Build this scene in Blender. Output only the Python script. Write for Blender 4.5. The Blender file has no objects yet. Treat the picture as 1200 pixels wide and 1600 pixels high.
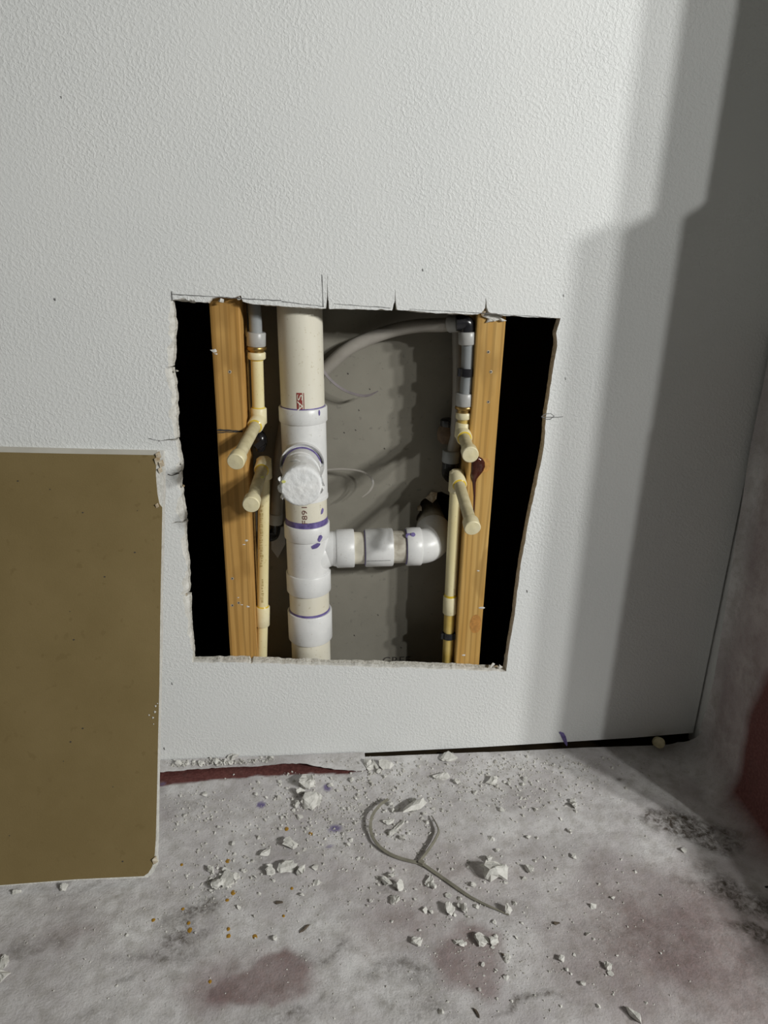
import bpy, bmesh, math, random
import numpy as np
from mathutils import Vector, Matrix, noise as mnoise
from mathutils.geometry import tessellate_polygon

random.seed(7)
rng = np.random.default_rng(11)
S = bpy.context.scene
COL = S.collection

# ------------------------------------------------------------------ camera
F, PX, PY = 1150.0, 600.0, 800.0           # focal length in pixels of a 1200 x 1600 frame
R = np.array([[0.9960205575, -0.0105100825, 0.0885019048],
              [-0.0864990468, -0.3532190734, 0.9315332528],
              [0.0214700695, -0.9354816002, -0.3527225706]])   # world = R @ camera (x right, y down, z forward)
CAM = np.array([0.0, -0.95, 0.771])
cam_data = bpy.data.cameras.new('camera')
cam_data.sensor_fit = 'HORIZONTAL'
cam_data.sensor_width = 36.0
cam_data.lens = 36.0 * F / 1200.0
cam_data.clip_start = 0.01
cam = bpy.data.objects.new('camera', cam_data)
COL.objects.link(cam)
M = Matrix.Identity(4)
for i in range(3):
    M[i][0] = R[i, 0]; M[i][1] = -R[i, 1]; M[i][2] = -R[i, 2]; M[i][3] = CAM[i]
cam.matrix_world = M
S.camera = cam

# ------------------------------------------------------------------ view, world, lamps
S.view_settings.view_transform = 'Standard'
S.view_settings.look = 'None'
S.view_settings.gamma = 1.0
S.view_settings.use_curve_mapping = False
S.view_settings.exposure = 0.0
world = bpy.data.worlds.new('room_ambience')
world.use_nodes = True
bg = world.node_tree.nodes['Background']
bg.inputs[0].default_value = (1.0, 0.985, 0.86, 1)
bg.inputs[1].default_value = 0.052
S.world = world


def lamp(name, az, el, dist, size, power, target=(0.1, 0.0, 0.4), col=(1, 1, 0.97)):
    """A round work-lamp head standing in the next room, seen through the opening at the right."""
    a, e = math.radians(az), math.radians(el)
    L = bpy.data.lights.new(name, 'AREA')
    L.shape = 'DISK'; L.size = size; L.energy = power; L.color = col
    o = bpy.data.objects.new(name, L)
    COL.objects.link(o)
    t = Vector(target)
    o.location = t + dist * Vector((math.sin(a) * math.cos(e), -math.cos(a) * math.cos(e), math.sin(e)))
    o.rotation_euler = (t - o.location).to_track_quat('-Z', 'Y').to_euler()


lamp('work_lamp', 43.0, 24, 3.0, 0.12, 29)
lamp('work_lamp', 48.0, 24, 3.0, 0.12, 29)
lamp('work_lamp', 34.5, 24, 3.0, 0.09, 15)


# ------------------------------------------------------------------ measuring helpers
def ray(px, py):
    return R @ np.array([px - PX, py - PY, F])


def P(px, py, y=0.0):
    """World point at depth y that the photograph shows at (px, py)."""
    r = ray(px, py); t = (y - CAM[1]) / r[1]
    return Vector(CAM + t * r)


def G(px, py, z=0.0):
    """World point at height z."""
    r = ray(px, py); t = (z - CAM[2]) / r[2]
    return Vector(CAM + t * r)


# ------------------------------------------------------------------ object helpers
def wloc(o):
    v = Vector((0, 0, 0))
    while o is not None:
        v += o.location; o = o.parent
    return v


def mesh_from(name, verts, faces, smooth=None, mats=(), midx=None):
    me = bpy.data.meshes.new(name)
    me.from_pydata([tuple(v) for v in verts], [], faces)
    for m in mats:
        me.materials.append(m)
    if midx is not None:
        me.polygons.foreach_set('material_index', midx)
    if smooth is not None:
        me.polygons.foreach_set('use_smooth', [True] * len(me.polygons))
        me.set_sharp_from_angle(angle=math.radians(smooth))
    me.update()
    return me


def obj(name, verts, faces, mat, parent=None, smooth=None, origin=None, midx=None):
    """Link ONE mesh object; verts are in world space."""
    mats = mat if isinstance(mat, (list, tuple)) else [mat]
    off = wloc(parent) if parent is not None else (Vector(origin) if origin is not None else Vector((0, 0, 0)))
    me = mesh_from(name, [Vector(v) - off for v in verts], faces, smooth, mats, midx)
    o = bpy.data.objects.new(name, me)
    COL.objects.link(o)
    if parent is not None:
        o.parent = parent
    else:
        o.location = off
    return o


def empty(name, loc, label, cat, group=None):
    o = bpy.data.objects.new(name, None)
    o.empty_display_size = 0.02
    COL.objects.link(o)
    o.location = loc
    return tag(o, label, cat, group)


def tag(o, label, cat, group=None):
    o['label'] = label; o['category'] = cat
    if group:
        o['group'] = group
    return o


def struct(o, label=None):
    o['kind'] = 'structure'
    if label:
        o['label'] = label
    return o


def box_vf(x0, x1, y0, y1, z0, z1):
    v = [(x, y, z) for x in (x0, x1) for y in (y0, y1) for z in (z0, z1)]
    f = [(0, 1, 3, 2), (4, 6, 7, 5), (0, 4, 5, 1), (2, 3, 7, 6), (0, 2, 6, 4), (1, 5, 7, 3)]
    return v, f


def sweep_vf(pts, radii, seg=28, caps=True):
    pts = [Vector(p) for p in pts]
    n = len(pts)
    if not hasattr(radii, '__len__'):
        radii = [radii] * n
    tang = []
    for i in range(n):
        a = i - 1
        while a >= 0 and (pts[a] - pts[i]).length < 1e-7: a -= 1
        b = i + 1
        while b < n and (pts[b] - pts[i]).length < 1e-7: b += 1
        t = Vector((0, 0, 0))
        if a >= 0: t += (pts[i] - pts[a]).normalized()
        if b < n: t += (pts[b] - pts[i]).normalized()
        tang.append(t.normalized())
    ref = Vector((1, 0, 0)) if abs(tang[0].x) < 0.8 else Vector((0, 1, 0))
    u = (ref - tang[0] * ref.dot(tang[0])).normalized()
    V, Fc = [], []
    for i in range(n):
        t = tang[i]
        u = (u - t * u.dot(t)).normalized()
        w = t.cross(u)
        for k in range(seg):
            a = 2 * math.pi * k / seg
            V.append(pts[i] + (u * math.cos(a) + w * math.sin(a)) * radii[i])
    for i in range(n - 1):
        for k in range(seg):
            k2 = (k + 1) % seg
            Fc.append((i * seg + k, i * seg + k2, (i + 1) * seg + k2, (i + 1) * seg + k))
    if caps:
        Fc.append(tuple(range(seg))[::-1])
        Fc.append(tuple(range((n - 1) * seg, n * seg)))
    return V, Fc


def sweep(name, pts, radii, mat, parent=None, seg=28, caps=True, smooth=40, origin=None):
    V, Fc = sweep_vf(pts, radii, seg, caps)
    return obj(name, V, Fc, mat, parent, smooth, origin)


def curve_pts(ctrl, n=24):
    """Catmull-Rom through the control points."""
    c = [Vector(p) for p in ctrl]
    c = [c[0] * 2 - c[1]] + c + [c[-1] * 2 - c[-2]]
    out = []
    m = len(c) - 3
    for s in range(m):
        p0, p1, p2, p3 = c[s:s + 4]
        k = max(2, n // m)
        for j in range(k):
            t = j / k
            out.append(0.5 * ((2 * p1) + (p2 - p0) * t + (2 * p0 - 5 * p1 + 4 * p2 - p3) * t * t + (3 * p1 - p0 - 3 * p2 + p3) * t ** 3))
    out.append(c[-2])
    return out


def lip(a, b, r, c=0.0012):
    """Profile of a collar with small chamfers between points a and b."""
    a, b = Vector(a), Vector(b)
    d = (b - a).normalized() * c
    return [a, a + d, b - d, b], [r - c * 0.8, r, r, r - c * 0.8]


def collar(name, a, b, r, mat, parent, seg=32):
    p, rr = lip(a, b, r)
    return sweep(name, p, rr, mat, parent, seg)


def text_vf(s, size):
    cu = bpy.data.curves.new('tmp_text', 'FONT')
    cu.body = s; cu.size = size; cu.resolution_u = 3
    o = bpy.data.objects.new('tmp_text', cu)
    COL.objects.link(o)
    dg = bpy.context.evaluated_depsgraph_get()
    me = bpy.data.meshes.new_from_object(o.evaluated_get(dg))
    v = [p.co.copy() for p in me.vertices]
    f = [tuple(p.vertices) for p in me.polygons]
    bpy.data.objects.remove(o); bpy.data.curves.remove(cu); bpy.data.meshes.remove(me)
    return v, f


# ------------------------------------------------------------------ material helpers
def lin(c):
    return tuple(((v / 255) / 12.92 if v / 255 <= 0.04045 else ((v / 255 + 0.055) / 1.055) ** 2.4) for v in c)


class N:
    """Small node-tree writer."""
    def __init__(self, name, rough=0.6, spec=0.5):
        self.m = bpy.data.materials.new(name)
        self.m.use_nodes = True
        self.t = self.m.node_tree
        self.b = self.t.nodes['Principled BSDF']
        self.b.inputs['Roughness'].default_value = rough
        self.b.inputs['Specular IOR Level'].default_value = spec
        self.pos = self.t.nodes.new('ShaderNodeNewGeometry').outputs['Position']

    def new(self, t, **k):
        n = self.t.nodes.new(t)
        for a, v in k.items():
            setattr(n, a, v)
        return n

    def link(self, a, b):
        self.t.links.new(a, b)

    def scaled(self, s):
        n = self.new('ShaderNodeVectorMath', operation='MULTIPLY')
        self.link(self.pos, n.inputs[0]); n.inputs[1].default_value = s
        return n.outputs[0]

    def noise(self, scale, detail=3, rough=0.5, stretch=None, dist=0.0):
        n = self.new('ShaderNodeTexNoise')
        n.inputs['Scale'].default_value = scale
        n.inputs['Detail'].default_value = detail
        n.inputs['Roughness'].default_value = rough
        n.inputs['Distortion'].default_value = dist
        self.link(self.scaled(stretch) if stretch else self.pos, n.inputs['Vector'])
        return n.outputs['Fac']

    def ramp(self, fac, stops):
        n = self.new('ShaderNodeValToRGB')
        e = n.color_ramp.elements
        while len(e) < len(stops): e.new(0.5)
        for i, (p, c) in enumerate(stops):
            e[i].position = p
            e[i].color = (*c, 1) if hasattr(c, '__len__') else (c, c, c, 1)
        self.link(fac, n.inputs[0])
        return n.outputs[0]

    def mix(self, fac, a, b, blend='MIX'):
        n = self.new('ShaderNodeMix', data_type='RGBA', blend_type=blend)
        for sock, v in ((n.inputs[0], fac), (n.inputs[6], a), (n.inputs[7], b)):
            if hasattr(v, 'is_output'): self.link(v, sock)
            elif hasattr(v, '__len__'): sock.default_value = (*v, 1)
            else: sock.default_value = v
        return n.outputs[2]

    def math(self, op, a, b=0.0):
        n = self.new('ShaderNodeMath', operation=op)
        for sock, v in ((n.inputs[0], a), (n.inputs[1], b)):
            if hasattr(v, 'is_output'): self.link(v, sock)
            else: sock.default_value = v
        return n.outputs[0]

    def color(self, c):
        if hasattr(c, 'is_output'): self.link(c, self.b.inputs['Base Color'])
        else: self.b.inputs['Base Color'].default_value = (*c, 1)
        return self

    def bump(self, h, dist=0.001, strength=1.0):
        n = self.new('ShaderNodeBump')
        n.inputs['Strength'].default_value = strength
        n.inputs['Distance'].default_value = dist
        self.link(h, n.inputs['Height'])
        self.link(n.outputs[0], self.b.inputs['Normal'])
        return self


def speckled(name, a, b, scale=40, rough=0.5, bump=0.0003, bscale=300, spec=0.5, speck=None, stretch=None):
    k = N(name, rough, spec)
    c = k.mix(k.ramp(k.noise(scale, 4, 0.6, stretch), [(0.35, 0.0), (0.68, 1.0)]), a, b)
    if speck is not None:
        c = k.mix(k.ramp(k.noise(scale * 9, 2), [(0.66, 0.0), (0.72, 0.7)]), c, speck)
    k.color(c)
    if bump:
        k.bump(k.noise(bscale, 3), bump)
    return k.m


MAT = {}
# sprayed orange-peel wall paint
k = N('wall_paint', 0.55, 0.35)
big = k.ramp(k.noise(270, 2, 0.5, None, 0.5), [(0.42, 0.0), (0.66, 1.0)])
fine = k.noise(700, 2)
area = k.ramp(k.noise(7, 2), [(0.3, 0.35), (0.7, 1.0)])
h = k.math('ADD', k.math('MULTIPLY', big, area), k.math('MULTIPLY', fine, 0.45))
k.color(k.mix(k.ramp(k.noise(5, 3), [(0.3, 0.0), (0.7, 1.0)]), (0.76, 0.775, 0.77), (0.80, 0.81, 0.80)))
k.bump(h, 0.00085, 0.5)
MAT['paint'] = k.m
MAT['gypsum'] = speckled('gypsum', (0.60, 0.59, 0.55), (0.75, 0.74, 0.70), 120, 0.9, 0.0012, 260, 0.1, (0.40, 0.37, 0.31))
MAT['gypsum_core'] = speckled('gypsum_cut_edge', (0.42, 0.40, 0.35), (0.74, 0.72, 0.66), 260, 0.95, 0.0016, 400, 0.1, (0.22, 0.20, 0.17))
MAT['brown_paper'] = speckled('brown_liner_paper', (0.196, 0.144, 0.062), (0.226, 0.168, 0.076), 9, 0.85, 0.00015, 500, 0.15, (0.180, 0.130, 0.055))
MAT['torn_paper'] = speckled('torn_paper', (0.30, 0.22, 0.13), (0.62, 0.57, 0.47), 150, 0.9, 0.0006, 300, 0.1)
MAT['grey_paper'] = speckled('grey_liner_paper', (0.225, 0.212, 0.178), (0.26, 0.246, 0.207), 14, 0.85, 0.0001, 500, 0.15, (0.185, 0.175, 0.15))
MAT['void'] = speckled('painted_cavity_shade', (0.020, 0.014, 0.008), (0.032, 0.023, 0.012), 20, 0.9, 0, 0, 0.1)  # shade inside the wall held in a near-black colour
MAT['ink'] = speckled('dark_ink', (0.03, 0.028, 0.025), (0.07, 0.06, 0.05), 400, 0.8, 0)
MAT['pencil'] = speckled('pencil', (0.10, 0.10, 0.10), (0.25, 0.25, 0.25), 500, 0.8, 0)
MAT['red_ink'] = speckled('red_ink', (0.26, 0.035, 0.03), (0.33, 0.06, 0.05), 500, 0.6, 0)
MAT['brown_ink'] = speckled('brown_ink', (0.13, 0.05, 0.04), (0.2, 0.09, 0.07), 600, 0.6, 0)
MAT['pvc_pipe'] = speckled('cream_pvc_pipe', (0.74, 0.70, 0.575), (0.80, 0.77, 0.665), 25, 0.38, 0.0001, 200, 0.5, (0.58, 0.52, 0.38), (1, 1, 0.25))
MAT['pvc_fitting'] = speckled('white_pvc_fitting', (0.73, 0.735, 0.73), (0.82, 0.82, 0.81), 30, 0.36, 0.0001, 150, 0.5, (0.62, 0.61, 0.57))
MAT['pvc_dirty'] = speckled('smeared_pvc_pipe', (0.40, 0.36, 0.29), (0.76, 0.73, 0.64), 45, 0.45, 0.0002, 150)
MAT['primer'] = speckled('purple_primer', (0.085, 0.060, 0.20), (0.20, 0.16, 0.40), 120, 0.5, 0)
MAT['plaster'] = speckled('white_plaster', (0.80, 0.81, 0.81), (0.86, 0.86, 0.85), 60, 0.8, 0.0012, 150, 0.2)
MAT['cpvc'] = speckled('cream_cpvc', (0.78, 0.68, 0.37), (0.83, 0.745, 0.46), 35, 0.36, 0.0001, 200, 0.5, (0.62, 0.49, 0.20), (1, 1, 0.4))
MAT['cpvc_fitting'] = speckled('pale_cpvc_fitting', (0.78, 0.70, 0.43), (0.83, 0.76, 0.53), 45, 0.42, 0.0002, 200, 0.45, (0.64, 0.54, 0.28))
MAT['cpvc_yellow'] = speckled('yellowed_cpvc', (0.60, 0.42, 0.10), (0.68, 0.51, 0.17), 50, 0.3, 0.0001, 200)
MAT['cpvc_dusty'] = speckled('dusty_cpvc', (0.50, 0.44, 0.26), (0.70, 0.63, 0.42), 70, 0.5, 0.0002, 200, 0.4, (0.45, 0.38, 0.18))
MAT['glue'] = speckled('yellow_glue', (0.70, 0.48, 0.03), (0.80, 0.62, 0.10), 100, 0.25, 0)
MAT['pex'] = speckled('grey_pex', (0.27, 0.29, 0.30), (0.33, 0.345, 0.35), 30, 0.28, 0, 0, 0.5)
MAT['pex_ring'] = speckled('pale_grey_pex_ring', (0.40, 0.40, 0.39), (0.47, 0.47, 0.455), 60, 0.35, 0.0001, 250)
MAT['pex_warm'] = speckled('warm_grey_pex', (0.30, 0.28, 0.25), (0.36, 0.335, 0.30), 30, 0.35, 0)
MAT['black'] = speckled('black_plastic', (0.012, 0.012, 0.014), (0.022, 0.022, 0.026), 60, 0.22, 0)
k = N('brass', 0.32); k.color((0.42, 0.27, 0.09)); k.b.inputs['Metallic'].default_value = 0.85; MAT['brass'] = k.m
MAT['tie'] = speckled('grey_cable_tie', (0.185, 0.175, 0.135), (0.26, 0.245, 0.195), 70, 0.4, 0)
MAT['tie_dark'] = speckled('mauve_cable_tie', (0.17, 0.15, 0.155), (0.23, 0.20, 0.205), 70, 0.4, 0)
MAT['sap'] = speckled('dark_red_sap', (0.045, 0.012, 0.008), (0.075, 0.02, 0.012), 80, 0.12, 0.0008, 160, 0.6)
MAT['nail'] = speckled('rusty_nail', (0.08, 0.05, 0.03), (0.18, 0.13, 0.09), 500, 0.5, 0)
MAT['amber'] = speckled('amber_glue_drop', (0.30, 0.16, 0.012), (0.42, 0.22, 0.02), 300, 0.25, 0)
MAT['splinter'] = speckled('dark_splinter', (0.07, 0.055, 0.04), (0.13, 0.10, 0.07), 200, 0.8, 0)
MAT['slab'] = speckled('concrete_slab', (0.16, 0.15, 0.135), (0.25, 0.235, 0.21), 12, 0.9, 0.0006, 150)
MAT['brown_block'] = speckled('dark_brown_fitting', (0.10, 0.065, 0.04), (0.19, 0.13, 0.08), 70, 0.7, 0.0005, 200)


def wood(name, lo, hi, seed):
    k = N(name, 0.6, 0.3)
    add = k.new('ShaderNodeVectorMath', operation='ADD')
    k.link(k.scaled((1, 1, 0.055)), add.inputs[0]); add.inputs[1].default_value = (seed, seed * 2, seed * 0.3)
    wv = k.new('ShaderNodeTexNoise')
    wv.inputs['Scale'].default_value = 62; wv.inputs['Detail'].default_value = 3; wv.inputs['Distortion'].default_value = 0.9
    k.link(add.outputs[0], wv.inputs['Vector'])
    w2 = k.new('ShaderNodeTexWave')
    w2.wave_type = 'BANDS'; w2.bands_direction = 'X'
    w2.inputs['Scale'].default_value = 34; w2.inputs['Distortion'].default_value = 7.0
    w2.inputs['Detail'].default_value = 2; w2.inputs['Detail Scale'].default_value = 1.4
    k.link(add.outputs[0], w2.inputs['Vector'])
    c = k.mix(k.ramp(wv.outputs['Fac'], [(0.36, 0.0), (0.64, 1.0)]), lo, hi)
    dark = tuple(v * 0.60 for v in lo)
    c = k.mix(k.math('MULTIPLY', k.ramp(w2.outputs['Fac'], [(0.55, 0.0), (0.90, 1.0)]), 0.50), c, dark)
    blot = k.ramp(k.noise(13, 3, 0.5, (1, 1, 0.45)), [(0.53, 0.0), (0.58, 0.48)])
    c = k.mix(blot, c, tuple(v * 0.62 for v in lo))
    k.color(c)
    k.bump(wv.outputs['Fac'], 0.0005)
    return k.m


MAT['wood_a'] = wood('pine_stud_wood', (0.46, 0.245, 0.060), (0.57, 0.335, 0.105), 3.1)
MAT['wood_b'] = wood('pine_stud_wood_pale', (0.53, 0.30, 0.078), (0.63, 0.40, 0.135), 8.7)


# ------------------------------------------------------------------ numpy noise
def vnoise(x, y, seed=0):
    x = np.asarray(x, float); y = np.asarray(y, float)
    xi = np.floor(x).astype(np.int64); yi = np.floor(y).astype(np.int64)
    fx = x - xi; fy = y - yi
    fx = fx * fx * (3 - 2 * fx); fy = fy * fy * (3 - 2 * fy)

    def hsh(a, b):
        n = (a * 374761393 + b * 668265263 + seed * 974711) & 0x7fffffff
        n = ((n ^ (n >> 13)) * 1274126177) & 0x7fffffff
        n = (n ^ (n >> 16)) & 0x7fffffff
        return (n % 100003) / 100003.0
    a = hsh(xi, yi); b = hsh(xi + 1, yi); c = hsh(xi, yi + 1); d = hsh(xi + 1, yi + 1)
    return (a * (1 - fx) + b * fx) * (1 - fy) + (c * (1 - fx) + d * fx) * fy


def fbm(x, y, s, oct=4, seed=0):
    v = 0; a = 0.5; t = 0
    for o in range(oct):
        v = v + a * vnoise(np.asarray(x) * s, np.asarray(y) * s, seed + o * 17); t += a
        s *= 2.03; a *= 0.5
    return v / t


# ================================================================== STRUCTURE
XC = 0.610            # inner face of the right return wall
TH = 0.0127           # wallboard thickness
YR = 0.1017           # face of the board closing the back of the cavity

# ---- back wall with the hand-cut opening
hole_px = [
    # top edge, left to right
    (269, 469), (300, 472), (326, 474), (331, 468), (345, 465), (362, 466), (376, 463), (379, 472), (400, 477), (430, 479),
    (470, 482), (500, 484), (509.5, 483), (511.3, 462, 1), (512, 431, 1), (512.7, 462, 1), (514, 484), (560, 484), (613, 486), (616.4, 470, 1), (617, 450, 1),
    (617.8, 470, 1), (620, 485), (660, 489), (700, 491), (746, 493), (752, 490), (757.5, 481, 1), (759, 465, 1), (760.5, 481, 1), (764, 490), (790, 494), (830, 496), (875, 498),
    # right edge, downwards
    (869, 520), (870, 540), (864, 575), (859, 610), (853, 646), (850, 690), (844, 725), (836, 765), (827, 805), (821, 840),
    (813, 885), (807, 930), (804, 960), (797, 1000), (793, 1030), (791, 1049),
    # bottom edge, right to left
    (760, 1047), (720, 1045), (680, 1044), (640, 1042), (600, 1042), (560, 1040), (515, 1039), (470, 1037), (430, 1036), (395, 1034), (392, 1037, 1), (389, 1034), (340, 1034), (302, 1034),
    # left edge, upwards
    (300, 1000), (296, 960), (294, 932), (287, 930, 1), (293.5, 929), (293, 885), (289, 850), (289, 817), (276, 816.3, 1), (262, 819, 1), (276, 815.2, 1), (288, 815), (285, 785), (282, 760), (281, 739), (266, 740.5, 1), (281.5, 737),
    (283, 722), (279, 700), (276, 688), (262, 688.3, 1), (246, 690, 1), (262, 686.7, 1), (276.5, 685.5), (275, 650), (273, 610), (268, 576), (260, 573, 1), (268, 573), (272, 535), (272, 500),
]


def resample(pts, step):
    out = []
    n = len(pts)
    for i in range(n):
        a, b = pts[i], pts[(i + 1) % n]
        fa = a[2] if len(a) > 2 else 0
        fb = b[2] if len(b) > 2 else 0
        d = math.hypot(b[0] - a[0], b[1] - a[1])
        m = max(1, int(d / step))
        for j in range(m):
            t = j / m
            out.append((a[0] + (b[0] - a[0]) * t, a[1] + (b[1] - a[1]) * t, max(fa, fb) if t > 0 else fa))
    return out


hp = resample(hole_px, 2.6)
nH = len(hp)
base = [P(q[0], q[1], 0.0) for q in hp]
cen = sum(base, Vector()) / nH
ringA, ringB, ringC, ringD = [], [], [], []
for i, q in enumerate(hp):
    p = base[i]
    t = (base[(i + 6) % nH] - base[(i - 6) % nH]).normalized()
    nrm = Vector((t.z, 0, -t.x))                      # in-plane, made to point outwards
    if nrm.dot(p - cen) < 0: nrm = -nrm
    notch = q[2]
    left = q[0] < 304
    bottom = q[1] > 1028 and not left
    right = q[0] > 785
    amp = 0.0085 if left else (0.0008 if right else (0.0024 if bottom else 0.0018))
    n1 = float(fbm(i * 0.17, 3.3, 1.0, 3, 5)); n2 = float(fbm(i * 0.30, 9.1, 1.0, 3, 8)); n3 = float(fbm(i * 0.35, 5.7, 1.0, 3, 2))
    if notch:
        oa = ob = oc = od = 0.0
        oa = 0.0003
    else:
        jit = (n2 - 0.5) * (0.0045 if left else 0.0035 if bottom else 0.0016)
        oa = amp * max(0.0, n1 * 1.9 - 0.35) + jit
        ob = oa * 0.45 + (n3 - 0.5) * 0.0016
        oc = jit * 0.7 + (n3 - 0.5) * 0.0026
        od = -(0.0012 + 0.003 * max(0, n1 - 0.35)) * (1 if left or bottom else 0.3) + (n2 - 0.5) * (.003 if left or bottom else .0012)
    ringA.append(p + nrm * oa)
    ringB.append(p + nrm * ob + Vector((0, 0.0014, 0)))
    ringC.append(p + nrm * oc + Vector((0, 0.0062, 0)))
    ringD.append(p + nrm * od + Vector((0, TH, 0)))

XW = 0.6065
outer = [Vector((-1.5, 0, 2.4)), Vector((XW, 0, 2.4)), Vector((XW, 0, 0.0195)), Vector((0.50, 0, 0.0140)), Vector((0.25, 0, 0.0075)), Vector((0.0, 0, 0.0045)),
         Vector((-0.24, 0, 0.003)), Vector((-1.5, 0, 0.003))]
V, Fc, mi = [], [], []
tri = tessellate_polygon([outer, ringA])
V = [*outer, *ringA]
for t in tri:
    a, b, c = (V[i] for i in t)
    nn = (b - a).cross(c - a)
    Fc.append(tuple(t) if nn.y < 0 else tuple(t)[::-1]); mi.append(0)
o0 = len(outer)


def ring_strip(r1, r2, m):
    for i in range(nH):
        j = (i + 1) % nH
        Fc.append((r1 + i, r1 + j, r2 + j, r2 + i)); mi.append(m)


bA = o0; bB = len(V); V += ringB; bC = len(V); V += ringC; bD = len(V); V += ringD
ring_strip(bA, bB, 1); ring_strip(bB, bC, 1); ring_strip(bC, bD, 2)
bO = len(V)
back_outer = [v + Vector((0, TH, 0)) for v in outer]
V += back_outer
tri = tessellate_polygon([back_outer, ringD])
idx = [bO + i for i in range(len(outer))] + [bD + i for i in range(nH)]
for t in tri:
    a, b, c = (V[idx[i]] for i in t)
    nn = (b - a).cross(c - a)
    f = tuple(idx[i] for i in t)
    Fc.append(f if nn.y > 0 else f[::-1]); mi.append(3)
for i in range(len(outer)):
    j = (i + 1) % len(outer)
    Fc.append((i, j, bO + j, bO + i)); mi.append(2)
wall_back = struct(obj('wall_back', V, Fc, [MAT['paint'], MAT['gypsum'], MAT['gypsum_core'], MAT['grey_paper']], midx=mi),
                   'white textured wallboard with a rough square opening cut in it')


def strip_on_wall(name, pts, width, mat, y=-0.0003, parent=wall_back):
    """A drawn line: a thin ribbon lying on the wall."""
    c = [P(a, b, y) for a, b in pts]
    V, Fc = [], []
    for i, p in enumerate(c):
        t = (c[min(i + 1, len(c) - 1)] - c[max(i - 1, 0)]).normalized()
        w = width * (0.6 + 0.8 * random.random()) * 0.5
        nrm = Vector((-t.z, 0, t.x)) * w
        V += [p + nrm, p - nrm]
        if i: Fc.append((2 * i - 2, 2 * i - 1, 2 * i + 1, 2 * i))
    return obj(name, V, Fc, mat, parent)


def wob(a, b, n, amp=0.5):
    return [(a[0] + (b[0] - a[0]) * i / n, a[1] + (b[1] - a[1]) * i / n + random.uniform(-amp, amp)) for i in range(n + 1)]


strip_on_wall('pencil_line', wob((268, 460), (440, 470), 24), 0.0010, MAT['pencil'])
strip_on_wall('pencil_line', wob((268, 455), (269, 470), 5, 0), 0.0012, MAT['pencil'])
strip_on_wall('pencil_line', wob((440, 471), (506, 479), 10), 0.0008, MAT['pencil'])
strip_on_wall('pencil_line', wob((522, 475), (610, 481), 14), 0.0007, MAT['pencil'])
strip_on_wall('pencil_line', wob((640, 483), (860, 496), 30), 0.0006, MAT['pencil'])
strip_on_wall('pencil_line', wob((505, 480), (503, 428), 10, 1), 0.0008, MAT['pencil'])
strip_on_wall('pencil_line', [(846, 651), (852, 647), (860, 646), (866, 650), (860, 655), (852, 655), (846, 652), (872, 652), (880, 651)], 0.0009, MAT['pencil'])
strip_on_wall('pencil_line', wob((232, 685), (250, 689), 5), 0.0008, MAT['pencil'])
strip_on_wall('wall_crack', [(262, 741), (268, 743), (274, 741), (280, 739)], 0.0012, MAT['ink'])
for sx, sy, w in ((85, 466, 0.0022), (95, 150, 0.0012), (268, 1066, 0.0012), (823, 922, 0.0014), (256, 1168, 0.0015), (660, 420, 0.0010), (880, 460, 0.0012), (883, 590, 0.0009)):
    strip_on_wall('wall_speck', [(sx, sy), (sx + 1, sy + 4)], w, MAT['pencil'])
# purple primer smear just above the floor
c = [(874, 1144), (878, 1146), (881, 1152), (884, 1160), (886, 1165)]
w = [0.0015, 0.0055, 0.0065, 0.0045, 0.001]
V, Fc = [], []
for i, (q, ww) in enumerate(zip(c, w)):
    p = P(*q, -0.0005)
    V += [p + Vector((ww * .5, 0, 0.0012)), p + Vector((0, -0.0006, 0)), p - Vector((ww * .5, 0, 0.0012))]
    if i:
        for s in (0, 1): Fc.append((3 * i - 3 + s, 3 * i - 2 + s, 3 * i + 1 + s, 3 * i + s))
o = obj('primer_smear', V, Fc, MAT['primer'], wall_back, 60); o['label'] = 'small purple smear at the foot of the wall'

# torn paper ears along the cut edge
for (a, b, s) in ((757, 490, 7), (345, 470, 8), (372, 467, 7), (283, 726, 5), (291, 930, 5), (771, 1042, 8), (782, 1044, 7), (286, 760, 5), (276, 580, 4), (776, 1043, 5), (389, 1037, 4), (300, 1034, 5)):
    V, Fc = [], []
    c0 = P(a, b, -0.0004)
    bm = bmesh.new()
    for _ in range(11):
        d = Vector((random.gauss(0, 1), random.gauss(0, .5), random.gauss(0, .8))).normalized() * s * 0.00055 * random.uniform(.5, 1.2)
        bm.verts.new(c0 + d + Vector((0, 0.003, 0)))
    bmesh.ops.convex_hull(bm, input=bm.verts)
    bm.verts.ensure_lookup_table()
    used = [v for v in bm.verts if v.link_faces]
    ix = {v: i for i, v in enumerate(used)}
    obj('gypsum_crumb', [v.co.copy() for v in used], [[ix[v] for v in f.verts] for f in bm.faces], random.choice([MAT['gypsum'], MAT['gypsum_core'], MAT['torn_paper']]), wall_back)
    bm.free()

# ---- right return wall: short and stepped, plus an unseen low curb added to shade the floor
V, Fc = [], []
for (x0, x1, y0, y1, z0, z1) in ((XC, XC + 0.12, -0.292, 0.10, -0.003, 0.905), (XC, XC + 0.12, -0.250, 0.10, 0.905, 2.4), (XC + 0.05, XC + 0.12, -1.15, -0.292, -0.003, 0.175)):
    v, f = box_vf(x0, x1, y0, y1, z0, z1)
    Fc += [tuple(i + len(V) for i in q) for q in f]; V += v
struct(obj('wall_right', V, Fc, MAT['paint']), 'painted return wall beside the corner, in shade, with an added low curb')

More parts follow.
